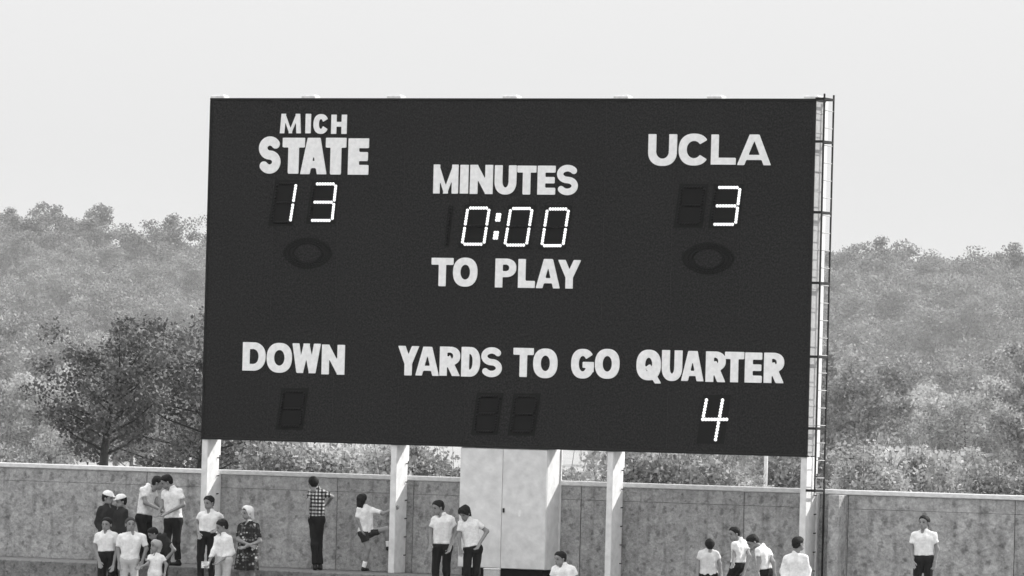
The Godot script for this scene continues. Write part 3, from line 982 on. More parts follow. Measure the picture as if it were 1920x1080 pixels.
# joints of every person in metres, x to the person's viewer-right, z towards the field, from the feet
const POSES := {
	"hat_left": {"base": Vector3(-7.092, -0.350, 1.350), "face": 60, "nod": 8, "head": Vector3(-0.034, 1.545, -0.000), "sh": [Vector3(-0.162, 1.374, 0.000), Vector3(0.094, 1.381, -0.000)], "el": [Vector3(-0.214, 1.097, -0.000), Vector3(0.141, 1.106, -0.000)], "wr": [Vector3(-0.131, 0.904, 0.120), Vector3(0.088, 0.930, 0.150)], "hip": Vector3(-0.023, 0.845, 0.000)},
	"hat_right": {"base": Vector3(-6.872, -0.350, 1.300), "face": -60, "nod": 10, "head": Vector3(-0.017, 1.493, -0.000), "sh": [Vector3(-0.141, 1.342, -0.000), Vector3(0.076, 1.337, -0.000)], "el": [Vector3(-0.174, 1.085, -0.000), Vector3(0.102, 1.092, -0.000)], "wr": [Vector3(-0.131, 0.911, 0.120), Vector3(0.048, 0.916, 0.140)], "hip": Vector3(-0.029, 0.832, -0.000)},
	"bender": {"base": Vector3(-6.640, 0.000, 0.750), "face": 80, "nod": 22, "head": Vector3(0.181, 1.489, -0.000), "sh": [Vector3(-0.084, 1.384, 0.050), Vector3(0.093, 1.376, -0.120)], "el": [Vector3(-0.030, 1.130, 0.160), Vector3(0.161, 1.140, -0.100)], "wr": [Vector3(0.241, 1.009, 0.180), Vector3(0.290, 0.997, 0.000)], "hip": Vector3(-0.063, 0.849, -0.000)},
	"helper": {"base": Vector3(-6.052, 0.000, 0.800), "face": -75, "nod": 28, "head": Vector3(-0.160, 1.521, 0.000), "sh": [Vector3(-0.190, 1.347, -0.080), Vector3(0.094, 1.377, 0.060)], "el": [Vector3(-0.213, 1.110, -0.080), Vector3(0.164, 1.113, 0.120)], "wr": [Vector3(-0.283, 0.971, -0.000), Vector3(-0.131, 0.950, 0.220)], "hip": Vector3(-0.012, 0.811, 0.000)},
	"left_edge": {"base": Vector3(-6.672, -0.700, 2.100), "face": -20, "nod": 5, "head": Vector3(-0.049, 1.442, 0.000), "sh": [Vector3(-0.201, 1.262, -0.000), Vector3(0.102, 1.280, 0.000)], "el": [Vector3(-0.243, 0.997, -0.000), Vector3(0.158, 1.027, -0.000)], "wr": [Vector3(-0.160, 0.767, 0.100), Vector3(0.099, 0.707, 0.150)], "hip": Vector3(-0.035, 0.904, 0.000)},
	"tshirt_man": {"base": Vector3(-6.199, -0.700, 2.150), "face": 15, "nod": 0, "head": Vector3(-0.015, 1.459, 0.000), "sh": [Vector3(-0.181, 1.259, 0.000), Vector3(0.219, 1.270, 0.000)], "el": [Vector3(-0.223, 1.005, 0.000), Vector3(0.284, 1.028, 0.000)], "wr": [Vector3(-0.193, 0.763, 0.050), Vector3(0.216, 0.793, 0.050)], "hip": Vector3(-0.023, 0.825, 0.000)},
	"child": {"base": Vector3(-5.651, -0.700, 2.200), "face": -60, "nod": 0, "head": Vector3(-0.006, 1.088, -0.000), "sh": [Vector3(-0.099, 0.911, 0.000), Vector3(0.111, 0.916, -0.000)], "el": [Vector3(-0.144, 0.766, 0.060), Vector3(0.196, 0.764, 0.050)], "wr": [Vector3(-0.274, 0.706, 0.120), Vector3(0.174, 0.619, 0.100)], "hip": Vector3(-0.006, 0.592, 0.000)},
	"stooper": {"base": Vector3(-5.859, -0.350, 1.550), "face": -70, "nod": 35, "head": Vector3(-0.192, 0.943, 0.000), "sh": [Vector3(-0.127, 0.825, -0.100), Vector3(0.009, 0.931, 0.080)], "el": [Vector3(-0.200, 0.647, -0.100), Vector3(0.207, 0.663, 0.100)], "wr": [Vector3(-0.219, 0.473, -0.000), Vector3(0.050, 0.484, 0.140)], "hip": Vector3(0.061, 0.637, -0.000)},
	"hands_on_hips": {"base": Vector3(-5.004, -0.350, 1.450), "face": -35, "nod": 12, "head": Vector3(-0.002, 1.533, 0.000), "sh": [Vector3(-0.134, 1.334, -0.000), Vector3(0.179, 1.342, 0.000)], "el": [Vector3(-0.214, 1.165, -0.050), Vector3(0.279, 1.235, -0.080)], "wr": [Vector3(-0.163, 0.974, 0.080), Vector3(0.152, 1.060, 0.100)], "hip": Vector3(-0.026, 0.956, 0.000)},
	"paper_man": {"base": Vector3(-4.319, -0.700, 2.100), "face": -70, "nod": 22, "head": Vector3(-0.059, 1.480, -0.000), "sh": [Vector3(-0.144, 1.293, -0.050), Vector3(0.084, 1.301, 0.050)], "el": [Vector3(-0.183, 1.041, -0.000), Vector3(0.139, 1.032, 0.050)], "wr": [Vector3(-0.269, 0.848, 0.100), Vector3(-0.072, 0.865, 0.180)], "hip": Vector3(-0.005, 0.891, 0.000)},
	"scarf_woman": {"base": Vector3(-4.141, -0.350, 1.500), "face": -55, "nod": 8, "head": Vector3(-0.047, 1.374, 0.000), "sh": [Vector3(-0.158, 1.167, 0.000), Vector3(0.124, 1.174, 0.000)], "el": [Vector3(-0.197, 0.885, 0.050), Vector3(0.193, 0.875, 0.050)], "wr": [Vector3(0.046, 0.798, 0.200), Vector3(-0.079, 0.765, 0.200)], "hip": Vector3(-0.021, 0.791, 0.000)},
	"plaid_man": {"base": Vector3(-3.478, 0.000, 0.150), "face": 200, "nod": 8, "head": Vector3(-0.085, 1.574, -0.000), "sh": [Vector3(-0.127, 1.426, 0.000), Vector3(0.090, 1.432, -0.000)], "el": [Vector3(-0.160, 1.249, 0.020), Vector3(0.257, 1.337, -0.060)], "wr": [Vector3(-0.167, 1.073, 0.080), Vector3(0.177, 1.214, -0.200)], "hip": Vector3(-0.005, 0.928, 0.000), "kn": [Vector3(-0.031, 0.467, 0.030), Vector3(0.042, 0.447, -0.040)], "an": [Vector3(-0.012, 0.084, 0.000), Vector3(0.079, 0.085, -0.050)]},
	"climber": {"base": Vector3(-2.528, 0.000, 0.120), "face": 150, "nod": 5, "head": Vector3(-0.058, 1.300, 0.000), "sh": [Vector3(-0.108, 1.153, 0.050), Vector3(0.106, 1.157, -0.020)], "el": [Vector3(-0.130, 0.948, 0.100), Vector3(0.324, 1.065, 0.000)], "wr": [Vector3(-0.057, 0.774, 0.120), Vector3(0.499, 1.143, 0.050)], "hip": Vector3(0.030, 0.715, -0.000), "kn": [Vector3(0.078, 0.424, 0.050), Vector3(0.400, 0.794, 0.020)], "an": [Vector3(0.004, 0.089, -0.000), Vector3(0.433, 0.470, -0.050)]},
	"looker": {"base": Vector3(-0.329, -0.350, 1.400), "face": -55, "nod": 15, "head": Vector3(-0.118, 1.589, 0.000), "sh": [Vector3(-0.181, 1.405, 0.000), Vector3(0.126, 1.423, 0.000)], "el": [Vector3(-0.237, 1.145, -0.020), Vector3(0.203, 1.175, -0.040)], "wr": [Vector3(-0.235, 0.936, 0.060), Vector3(0.116, 0.898, 0.100)], "hip": Vector3(-0.023, 0.892, 0.000)},
	"elbow_out": {"base": Vector3(0.324, -0.350, 1.550), "face": -35, "nod": 38, "head": Vector3(-0.173, 1.515, 0.080), "sh": [Vector3(-0.236, 1.361, 0.060), Vector3(0.031, 1.376, -0.000)], "el": [Vector3(-0.257, 1.094, 0.100), Vector3(0.230, 1.202, -0.080)], "wr": [Vector3(-0.232, 0.886, 0.120), Vector3(0.099, 0.969, 0.060)], "hip": Vector3(-0.010, 0.888, 0.000)},
	"bottom_man": {"base": Vector3(2.717, -1.050, 2.900), "face": -50, "nod": 10, "head": Vector3(-0.099, 1.519, 0.000), "sh": [Vector3(-0.194, 1.367, -0.000), Vector3(0.123, 1.375, -0.000)], "el": [Vector3(-0.234, 1.124, 0.000), Vector3(0.213, 1.154, 0.000)], "wr": [Vector3(-0.192, 0.905, 0.100), Vector3(0.161, 0.932, 0.100)], "hip": Vector3(-0.022, 0.868, 0.000)},
	"grey_boy": {"base": Vector3(5.089, -0.700, 2.150), "face": 190, "nod": 0, "head": Vector3(-0.019, 1.476, 0.000), "sh": [Vector3(-0.170, 1.351, -0.000), Vector3(0.101, 1.359, -0.000)], "el": [Vector3(-0.202, 1.146, 0.000), Vector3(0.166, 1.156, -0.000)], "wr": [Vector3(-0.218, 0.962, 0.050), Vector3(0.196, 0.982, 0.050)], "hip": Vector3(-0.024, 0.965, 0.000)},
	"leaner": {"base": Vector3(5.223, -0.350, 1.700), "face": -60, "nod": 10, "head": Vector3(0.101, 1.324, 0.000), "sh": [Vector3(0.109, 1.167, 0.040), Vector3(0.290, 1.188, -0.060)], "el": [Vector3(0.111, 0.973, 0.100), Vector3(0.370, 0.950, 0.040)], "wr": [Vector3(0.083, 0.826, 0.200), Vector3(0.285, 0.680, 0.140)], "hip": Vector3(0.186, 0.776, 0.000), "kn": [Vector3(0.021, 0.505, 0.100), Vector3(0.100, 0.466, 0.000)], "an": [Vector3(-0.003, 0.128, 0.000), Vector3(0.113, 0.109, -0.100)]},
	"stooped": {"base": Vector3(6.163, -0.700, 2.200), "face": -70, "nod": 40, "head": Vector3(-0.258, 1.563, 0.000), "sh": [Vector3(-0.169, 1.447, 0.080), Vector3(-0.005, 1.438, -0.080)], "el": [Vector3(-0.148, 1.237, 0.140), Vector3(0.096, 1.232, 0.060)], "wr": [Vector3(-0.165, 1.045, 0.200), Vector3(0.127, 1.031, 0.100)], "hip": Vector3(-0.036, 1.051, 0.000)},
	"white_coat": {"base": Vector3(6.741, -0.700, 2.300), "face": 120, "nod": 0, "head": Vector3(0.026, 1.555, -0.000), "sh": [Vector3(-0.181, 1.328, -0.000), Vector3(0.141, 1.355, -0.000)], "el": [Vector3(-0.230, 1.078, -0.000), Vector3(0.203, 1.108, 0.000)], "wr": [Vector3(-0.195, 0.881, 0.150), Vector3(0.175, 0.908, 0.100)], "hip": Vector3(-0.025, 0.991, -0.000)},
	"right_edge": {"base": Vector3(8.975, -0.350, 2.100), "face": -30, "nod": 0, "head": Vector3(-0.022, 1.634, 0.000), "sh": [Vector3(-0.191, 1.447, -0.000), Vector3(0.147, 1.456, -0.000)], "el": [Vector3(-0.230, 1.190, -0.000), Vector3(0.208, 1.201, -0.000)], "wr": [Vector3(-0.205, 0.974, 0.100), Vector3(0.173, 0.982, 0.050)], "hip": Vector3(-0.016, 1.031, -0.000)},
}

# ------------------------------------------------------------------ people
# a field of tapered capsules joined by a smooth minimum, meshed as surface nets
# bone: [a, b, ra, rb, flat] flat: 1 cuts the far end square, 2 the near end, 3 both
func field_mesh(bones: Array, cell: float, k: float, planes := [], wrinkle := 0.0, subtract := []) -> Array:
	var lo := Vector3.ONE * 1e9
	var hi := -lo
	for b in bones:
		var m: float = maxf(b[2], b[3]) + k * 0.3 + cell * 2.0
		lo = lo.min(Vector3(b[0]).min(b[1]) - Vector3.ONE * m)
		hi = hi.max(Vector3(b[0]).max(b[1]) + Vector3.ONE * m)
	var nx := int(ceil((hi.x - lo.x) / cell)) + 1
	var ny := int(ceil((hi.y - lo.y) / cell)) + 1
	var nz := int(ceil((hi.z - lo.z) / cell)) + 1
	var vals := PackedFloat32Array()
	vals.resize(nx * ny * nz)
	vals.fill(1.0)
	for b in bones:
		var a: Vector3 = b[0]
		var e: Vector3 = b[1]
		var ra: float = b[2]
		var rb: float = b[3]
		var flat: int = b[4] if b.size() > 4 else 0
		var m := maxf(ra, rb) + k + cell * 2.0
		var p0 := ((a.min(e) - Vector3.ONE * m) - lo) / cell
		var p1 := ((a.max(e) + Vector3.ONE * m) - lo) / cell
		var d := e - a
		var l2 := maxf(d.length_squared(), 1e-9)
		var ln := sqrt(l2)
		for z in range(maxi(0, int(p0.z)), mini(nz, int(p1.z) + 1)):
			for y in range(maxi(0, int(p0.y)), mini(ny, int(p1.y) + 1)):
				var row := (z * ny + y) * nx
				for x in range(maxi(0, int(p0.x)), mini(nx, int(p1.x) + 1)):
					var p := lo + Vector3(x, y, z) * cell - a
					var tt := p.dot(d) / l2
					var t := clampf(tt, 0.0, 1.0)
					var v := (p - d * t).length() - lerpf(ra, rb, t)
					if flat & 1: v = maxf(v, (tt - 1.0) * ln)
					if flat & 2: v = maxf(v, -tt * ln)
					var o := vals[row + x]
					var h := maxf(k - absf(o - v), 0.0) / k
					vals[row + x] = minf(o, v) - h * h * k * 0.25
	if planes.size() > 0 or wrinkle > 0.0 or subtract.size() > 0:
		for z in nz:
			for y in ny:
				var row := (z * ny + y) * nx
				for x in nx:
					var v := vals[row + x]
					if v > cell * 2.0: continue
					var p := lo + Vector3(x, y, z) * cell
					if wrinkle > 0.0:
						v += wrinkle * fine_noise.get_noise_3d(p.x * 9.0, p.y * 5.0, p.z * 9.0) + wrinkle * 0.5 * fine_noise.get_noise_3d(p.x * 22.0, p.y * 16.0, p.z * 22.0)
					for pl in planes: v = maxf(v, (p - pl[0]).dot(pl[1]))
					for s in subtract: v = maxf(v, s[1] - ((p - s[0]) / s[2]).length() * s[1])
					vals[row + x] = v
	# surface nets
	var vid := PackedInt32Array()
	vid.resize(nx * ny * nz)
	vid.fill(-1)
	var verts := PackedVector3Array()
	var sy := nx
	var sz := nx * ny
	for z in nz - 1:
		for y in ny - 1:
			var i := (z * ny + y) * nx
			for x in nx - 1:
				var v0 := vals[i]
				var ins := 0
				if v0 < 0.0: ins += 1
				if vals[i + 1] < 0.0: ins += 1
				if vals[i + sy] < 0.0: ins += 1
				if vals[i + sy + 1] < 0.0: ins += 1
				if vals[i + sz] < 0.0: ins += 1
				if vals[i + sz + 1] < 0.0: ins += 1
				if vals[i + sz + sy] < 0.0: ins += 1
				if vals[i + sz + sy + 1] < 0.0: ins += 1
				if ins > 0 and ins < 8:
					var sum := Vector3.ZERO
					var cnt := 0
					for e in EDGES:
						var va := vals[i + e[0] + e[1] * sy + e[2] * sz]
						var vb := vals[i + e[3] + e[4] * sy + e[5] * sz]
						if (va < 0.0) != (vb < 0.0):
							var t := va / (va - vb)
							sum += Vector3(lerpf(e[0], e[3], t), lerpf(e[1], e[4], t), lerpf(e[2], e[5], t))
							cnt += 1
					vid[i] = verts.size()
					verts.append(lo + (Vector3(x, y, z) + sum / cnt) * cell)
				i += 1
	var idx := PackedInt32Array()
	var norm := PackedVector3Array()
	norm.resize(verts.size())
	for z in range(1, nz - 1):
		for y in range(1, ny - 1):
			for x in range(1, nx - 1):
				var i := (z * ny + y) * nx + x
				var s := vals[i] < 0.0
				for ax in 3:
					var st: int = [1, sy, sz][ax]
					if (vals[i + st] < 0.0) == s: continue
					var b: int = [sy, sz, 1][ax]
					var c: int = [sz, 1, sy][ax]
					var q := [vid[i - b - c], vid[i - c], vid[i], vid[i - b]]
					if q[0] < 0 or q[1] < 0 or q[2] < 0 or q[3] < 0: continue
					if s: q = [q[0], q[3], q[2], q[1]]
					for tr in [[0, 1, 2], [0, 2, 3]]:
						var A: int = q[tr[0]]; var B: int = q[tr[1]]; var C: int = q[tr[2]]
						idx.append(A); idx.append(B); idx.append(C)
						var nrm := (verts[A] - verts[C]).cross(verts[A] - verts[B])
						norm[A] += nrm; norm[B] += nrm; norm[C] += nrm
	for i in norm.size(): norm[i] = norm[i].normalized()
	return [verts, norm, idx]

const EDGES := [[0, 0, 0, 1, 0, 0], [0, 1, 0, 1, 1, 0], [0, 0, 1, 1, 0, 1], [0, 1, 1, 1, 1, 1], [0, 0, 0, 0, 1, 0], [1, 0, 0, 1, 1, 0], [0, 0, 1, 0, 1, 1], [1, 0, 1, 1, 1, 1], [0, 0, 0, 0, 0, 1], [1, 0, 0, 1, 0, 1], [0, 1, 0, 0, 1, 1], [1, 1, 0, 1, 1, 1]]

func as_mesh(fields: Array) -> ArrayMesh:
	# fields: [[verts, normals, indices, colours or null], transform] joined into one surface
	var v := PackedVector3Array()
	var n := PackedVector3Array()
	var c := PackedColorArray()
	var idx := PackedInt32Array()
	for f in fields:
		var a: Array = f[0]
		var t: Transform3D = f[1]
		var at := v.size()
		v.append_array(t * (a[0] as PackedVector3Array))
		var rot := Transform3D(t.basis.orthonormalized(), Vector3.ZERO)
		n.append_array(rot * (a[1] as PackedVector3Array))
		if a.size() > 3: c.append_array(a[3])
		else:
			for k in a[0].size(): c.append(f[2] if f.size() > 2 else Color(1, 1, 1))
		for k in a[2]: idx.append(k + at)
	var arr := []
	arr.resize(Mesh.ARRAY_MAX)
	arr[Mesh.ARRAY_VERTEX] = v
	arr[Mesh.ARRAY_NORMAL] = n
	arr[Mesh.ARRAY_COLOR] = c
	arr[Mesh.ARRAY_INDEX] = idx
	var m := ArrayMesh.new()
	m.add_surface_from_arrays(Mesh.PRIMITIVE_TRIANGLES, arr)
	return m

var head_field: Array
var hair_fields := {}
var hand_fields := []

func make_heads() -> void:
	# origin at the middle of the head, +z is the way it looks, 0.235 m tall
	var b := [
		[Vector3(0, 0.03, -0.025), Vector3(0, 0.035, 0.012), 0.083, 0.078],
		[Vector3(0, -0.02, 0.035), Vector3(0, -0.075, 0.055), 0.06, 0.042],
		[Vector3(-0.03, -0.06, 0.03), Vector3(0.03, -0.06, 0.03), 0.042, 0.042],
		[Vector3(0, 0.012, 0.088), Vector3(0, -0.030, 0.108), 0.008, 0.014],
		[Vector3(-0.02, -0.066, 0.086), Vector3(0.02, -0.066, 0.086), 0.011, 0.011],
		[Vector3(-0.032, 0.026, 0.082), Vector3(0.032, 0.026, 0.082), 0.012, 0.012],
		[Vector3(-0.085, 0.0, -0.005), Vector3(-0.088, -0.035, 0.0), 0.016, 0.011],
		[Vector3(0.085, 0.0, -0.005), Vector3(0.088, -0.035, 0.0), 0.016, 0.011],
		[Vector3(0, -0.05, -0.02), Vector3(0, -0.13, -0.03), 0.055, 0.055]]
	head_field = field_mesh(b, 0.0095, 0.022)
	var col := PackedColorArray()
	for p in head_field[0]:
		var l := 0.24
		if absf(absf(p.x) - 0.032) < 0.013 and absf(p.y - 0.006) < 0.009 and p.z > 0.05: l = 0.04
		elif absf(p.x) < 0.026 and absf(p.y + 0.066) < 0.006 and p.z > 0.07: l = 0.16
		elif absf(absf(p.x) - 0.032) < 0.018 and absf(p.y - 0.03) < 0.007 and p.z > 0.05: l = 0.06
		col.append(Color(l, l, l))
	head_field.append(col)
	var skull := [Vector3(0, 0.035, -0.03), Vector3(0, 0.045, 0.008), 0.096, 0.088]
	hair_fields.short = field_mesh([skull, [Vector3(0, -0.02, -0.055), Vector3(0, -0.05, -0.055), 0.068, 0.055]], 0.0105, 0.03,
		[[Vector3(0, 0.05, 0.055), Vector3(0, -0.62, 0.78).normalized()], [Vector3(0, -0.075, 0), Vector3(0, -1, 0)]], 0.008)
	hair_fields.mop = field_mesh([[Vector3(0, 0.03, -0.03), Vector3(0, 0.045, 0.015), 0.105, 0.098], [Vector3(0, -0.02, -0.05), Vector3(0, -0.085, -0.05), 0.085, 0.07]], 0.0105, 0.03,
		[[Vector3(0, 0.02, 0.065), Vector3(0, -0.55, 0.83).normalized()]], 0.014)
	hair_fields.long = field_mesh([[Vector3(0, 0.03, -0.03), Vector3(0, 0.045, 0.012), 0.102, 0.094], [Vector3(0, 0.0, -0.05), Vector3(0, -0.15, -0.06), 0.09, 0.075]], 0.0105, 0.03,
		[[Vector3(0, 0.03, 0.06), Vector3(0, -0.5, 0.86).normalized()]], 0.012)
	hair_fields.cap = field_mesh([[Vector3(0, 0.045, -0.025), Vector3(0, 0.048, 0.008), 0.096, 0.092], [Vector3(-0.05, 0.052, 0.08), Vector3(0.05, 0.052, 0.08), 0.016, 0.016], [Vector3(-0.035, 0.046, 0.125), Vector3(0.035, 0.046, 0.125), 0.012, 0.012]], 0.0105, 0.02,
		[[Vector3(0, 0.05, 0), Vector3(0, -1, -0.15)]], 0.006)
	hair_fields.scarf = field_mesh([[Vector3(0, 0.03, -0.03), Vector3(0, 0.045, 0.004), 0.106, 0.098], [Vector3(0, -0.03, -0.05), Vector3(0, -0.12, -0.085), 0.08, 0.05], [Vector3(-0.06, -0.06, 0.02), Vector3(0, -0.125, 0.055), 0.03, 0.022], [Vector3(0.06, -0.06, 0.02), Vector3(0, -0.125, 0.055), 0.03, 0.022]], 0.0105, 0.03,
		[[Vector3(0, 0.055, 0.06), Vector3(0, -0.35, 0.94).normalized()]], 0.008)
	# hand: +y runs from wrist to fingertips, palm faces +z, thumb towards side * x
	for side in [-1.0, 1.0]:
		var h := [[Vector3(-0.016, 0.0, 0), Vector3(-0.024, 0.078, 0), 0.019, 0.014], [Vector3(0.012, 0.0, 0), Vector3(0.024, 0.080, 0), 0.019, 0.014], [Vector3(0, 0.0, 0), Vector3(0, 0.08, 0), 0.018, 0.014]]
		var fx := [-0.033, -0.011, 0.011, 0.032]
		var fl := [0.064, 0.080, 0.076, 0.056]
		for k in 4:
			var q: float = fx[k] * side * -1.0
			var a := Vector3(q * 0.95, 0.076, 0.0)
			var m := a + Vector3(q * 0.12, fl[k] * 0.5, 0.008)
			var e := m + Vector3(q * 0.02, fl[k] * 0.42, 0.026)
			h.append([a, m, 0.0098, 0.009])
			h.append([m, e, 0.009, 0.0075])
		var t0 := Vector3(0.024 * side, 0.018, 0.006)
		var t1 := Vector3(0.050 * side, 0.050, 0.016)
		h.append([t0, t1, 0.015, 0.011])
		h.append([t1, t1 + Vector3(0.010 * side, 0.032, 0.012), 0.011, 0.0085])
		hand_fields.append(field_mesh(h, 0.0062, 0.007))

func limb_frame(at: Vector3, dir: Vector3, front: Vector3, s: float) -> Transform3D:
	var y := dir.normalized()
	var x := y.cross(front)
	if x.length() < 0.1: x = y.cross(Vector3(1, 0, 0.2))
	x = x.normalized()
	return Transform3D(Basis(x * s, y * s, x.cross(y) * s), at)

func person(pose: Dictionary, look: Dictionary) -> Node3D:
	var s: float = look.get("s", 0.97)
	var o := thing("person", look.label, "person", pose.base, YAW, "spectators below the scoreboard")
	var fa := deg_to_rad(pose.face)
	var front := Vector3(sin(fa), 0, cos(fa))
	var head: Vector3 = pose.head
	var sh: Array = pose.sh
	var el: Array = pose.el
	var wr: Array = pose.wr
	var hip: Vector3 = pose.hip
	var S: Vector3 = (sh[0] + sh[1]) * 0.5
	var side: Vector3 = sh[1] - sh[0]
	# shoulders seen edge-on still have their breadth: it runs along the view
	var want: float = 0.30 * s
	if side.length() < want:
		var dz := sqrt(maxf(0.0, want * want - side.x * side.x - side.y * side.y))
		side.z = dz * (signf(side.z) if absf(side.z) > 0.02 else (-1.0 if sin(fa) > 0.0 else 1.0))
	var shl := S - side * 0.5
	var shr := S + side * 0.5
	var up := (S - hip).normalized()
	var flat_side := Vector3(side.x, 0, side.z).normalized() if absf(fposmod(pose.face + 90.0, 180.0) - 90.0) < 91.0 else Vector3.RIGHT
	var hl := hip - flat_side * 0.085 * s
	var hr := hip + flat_side * 0.085 * s
	var kn: Array
	var an: Array
	var ankle_y := 0.085 * s
	if pose.has("kn"):
		kn = pose.kn; an = pose.an
	else:
		var fx := flat_side * 0.105 * s
		an = [Vector3(0, ankle_y, -0.02) - fx, Vector3(0, ankle_y, -0.02) + fx]
		kn = [hl.lerp(an[0], 0.5) + front * 0.035, hr.lerp(an[1], 0.5) + front * 0.03]
	var hips := [hl, hr]
	var shs := [shl, shr]
	# ---- body
	var skin := []
	skin.append([shl - up * 0.03 * s, shr - up * 0.03 * s, 0.042 * s, 0.042 * s])
	for q in [-1.0, 1.0]:
		skin.append([S + side * 0.21 * q - up * 0.10 * s, hip + flat_side * 0.05 * q * s + up * 0.1 * s, 0.088 * s, 0.08 * s])
	skin.append([hl, hr, 0.09 * s, 0.09 * s])
	skin.append([S + up * 0.01, head - up * 0.02 - front * 0.015, 0.058 * s, 0.05 * s])
	for q in 2:
		skin.append([shs[q] - up * 0.03 * s, el[q], 0.042 * s, 0.038 * s])
		skin.append([el[q], wr[q], 0.038 * s, 0.027 * s])
		skin.append([hips[q], kn[q], 0.078 * s, 0.052 * s])
		skin.append([kn[q], kn[q].lerp(an[q], 0.4), 0.052 * s, 0.052 * s])
		skin.append([kn[q].lerp(an[q], 0.4), an[q], 0.052 * s, 0.036 * s])
	var body := field_mesh(skin, 0.019, 0.03)
	var head_t := Transform3D(Basis(Vector3.UP, fa) * Basis(Vector3.RIGHT, deg_to_rad(pose.nod)) * Basis.from_scale(Vector3.ONE * clampf(s, 0.86, 1.0)), head)
	var fields := [[body, Transform3D.IDENTITY, Color(0.24, 0.24, 0.24)], [head_field, head_t]]
	for q in 2:
		var dir: Vector3 = wr[q] - el[q]
		fields.append([hand_fields[q], limb_frame(wr[q], dir, Vector3(0.2 if q == 0 else -0.2, 0.1, 0.2) + front * 0.5, s), Color(0.25, 0.25, 0.25)])
	part("body", as_mesh(fields), M.skin, o)
	# ---- hair, hat
	part("hair", as_mesh([[hair_fields[look.get("hair", "short")], head_t]]), look.get("hair_m", M.hair), o)
	if look.has("hat"):
		part(look.hat_name, as_mesh([[hair_fields[look.hat], head_t * Transform3D(Basis.from_scale(Vector3.ONE * 1.03), Vector3(0, 0.006, 0))]]), M.white_cloth, o)
	# ---- shirt
	var out := 0.013
	var shirt := [[S + up * 0.025 * s, shl - up * 0.025 * s, 0.058 * s, 0.048 * s], [S + up * 0.025 * s, shr - up * 0.025 * s, 0.058 * s, 0.048 * s], [S - up * 0.03 * s, S + (head - S) * 0.22, 0.085 * s, 0.062 * s]]
	for q in [-1.0, 1.0]:
		shirt.append([S + side * 0.22 * q - up * 0.10 * s, hip + flat_side * 0.058 * q * s + up * 0.02 * s, (0.092 + out) * s, (0.084 + out) * s])
	shirt.append([hl + up * 0.02, hr + up * 0.02, 0.10 * s, 0.10 * s])
	var cover: float = look.get("sleeve", 0.62)
	for q in 2:
		if cover <= 1.0:
			shirt.append([shs[q] - up * 0.03 * s, shs[q].lerp(el[q], cover), 0.052 * s, 0.059 * s, 1])
		else:
			shirt.append([shs[q] - up * 0.03 * s, el[q], 0.054 * s, 0.052 * s])
			shirt.append([el[q], el[q].lerp(wr[q], cover - 1.0), 0.056 * s, 0.042 * s, 1])
	var hem: Vector3 = hip + up * look.get("hem", 0.055) * s
	var throat := [[S + up * 0.075 * s + front * 0.085 * s, 0.05, Vector3(0.05, 0.085, 0.06) * s]]
	var sm := field_mesh(shirt, 0.0165, 0.035, [[hem, -up], [S + up * 0.085 * s, up]], 0.017, throat)
	var shirt_m: Material = look.get("shirt", M.white_cloth)
	part("shirt", as_mesh([[sm, Transform3D.IDENTITY]]), shirt_m, o)
	# collar
	if look.get("collar", true):
		var cf := field_mesh([[S + up * 0.035 * s, S + up * 0.055 * s + (head - S) * 0.18, 0.075 * s, 0.062 * s, 3]], 0.0125, 0.02, [], 0.0, throat)
		part("collar", as_mesh([[cf, Transform3D.IDENTITY]]), look.get("collar_m", shirt_m), o)
	# ---- trousers, shorts or skirt
	var low := [[hl, hr, 0.098 * s, 0.098 * s], [hip + up * 0.05, hip + up * 0.09, 0.088 * s, 0.086 * s]]
	for q in [-1.0, 1.0]:
		low.append([hip + flat_side * 0.062 * q * s - up * 0.02, hip + flat_side * 0.062 * q * s + up * 0.10 * s, 0.096 * s, 0.095 * s])
	var style: String = look.get("legs", "trousers")
	for q in 2:
		if style == "trousers":
			low.append([hips[q], kn[q], 0.09 * s, 0.068 * s])
			low.append([kn[q], kn[q].lerp(an[q], 0.93), 0.067 * s, 0.06 * s, 1])
		elif style == "shorts":
			low.append([hips[q], hips[q].lerp(kn[q], 0.55), 0.092 * s, 0.09 * s, 1])
		else:
			low.append([hips[q], kn[q] + Vector3(0, -0.08, 0), 0.115 * s, 0.15 * s, 1])
	var lf := field_mesh(low, 0.0175, 0.035, [[hip + up * 0.062 * s, up]], 0.010)
	part({"trousers": "trousers", "shorts": "shorts", "skirt": "skirt"}[style], as_mesh([[lf, Transform3D.IDENTITY]]), look.get("leg_m", M.dark_cloth), o)
	# ---- shoes and socks
	for q in 2:
		var a: Vector3 = an[q]
		var toe := front.rotated(Vector3.UP, 0.15 if q == 1 else -0.15)
		var dn := Vector3(0, -0.048 * s, 0)
		var sf := field_mesh([[a + dn - toe * 0.03, a + dn + toe * 0.13 * s, 0.036 * s, 0.030 * s], [a, a + dn, 0.044 * s, 0.038 * s]], 0.0135, 0.03, [[Vector3(0, a.y - ankle_y + 0.002, 0), Vector3.DOWN]])
		part("shoe", as_mesh([[sf, Transform3D.IDENTITY]]), M.shoe, o)
		if style == "shorts":
			var kf := field_mesh([[kn[q].lerp(a, 0.66), a, 0.05 * s, 0.044 * s, 2]], 0.0135, 0.02)
			part("sock", as_mesh([[kf, Transform3D.IDENTITY]]), M.sock, o)
	return o

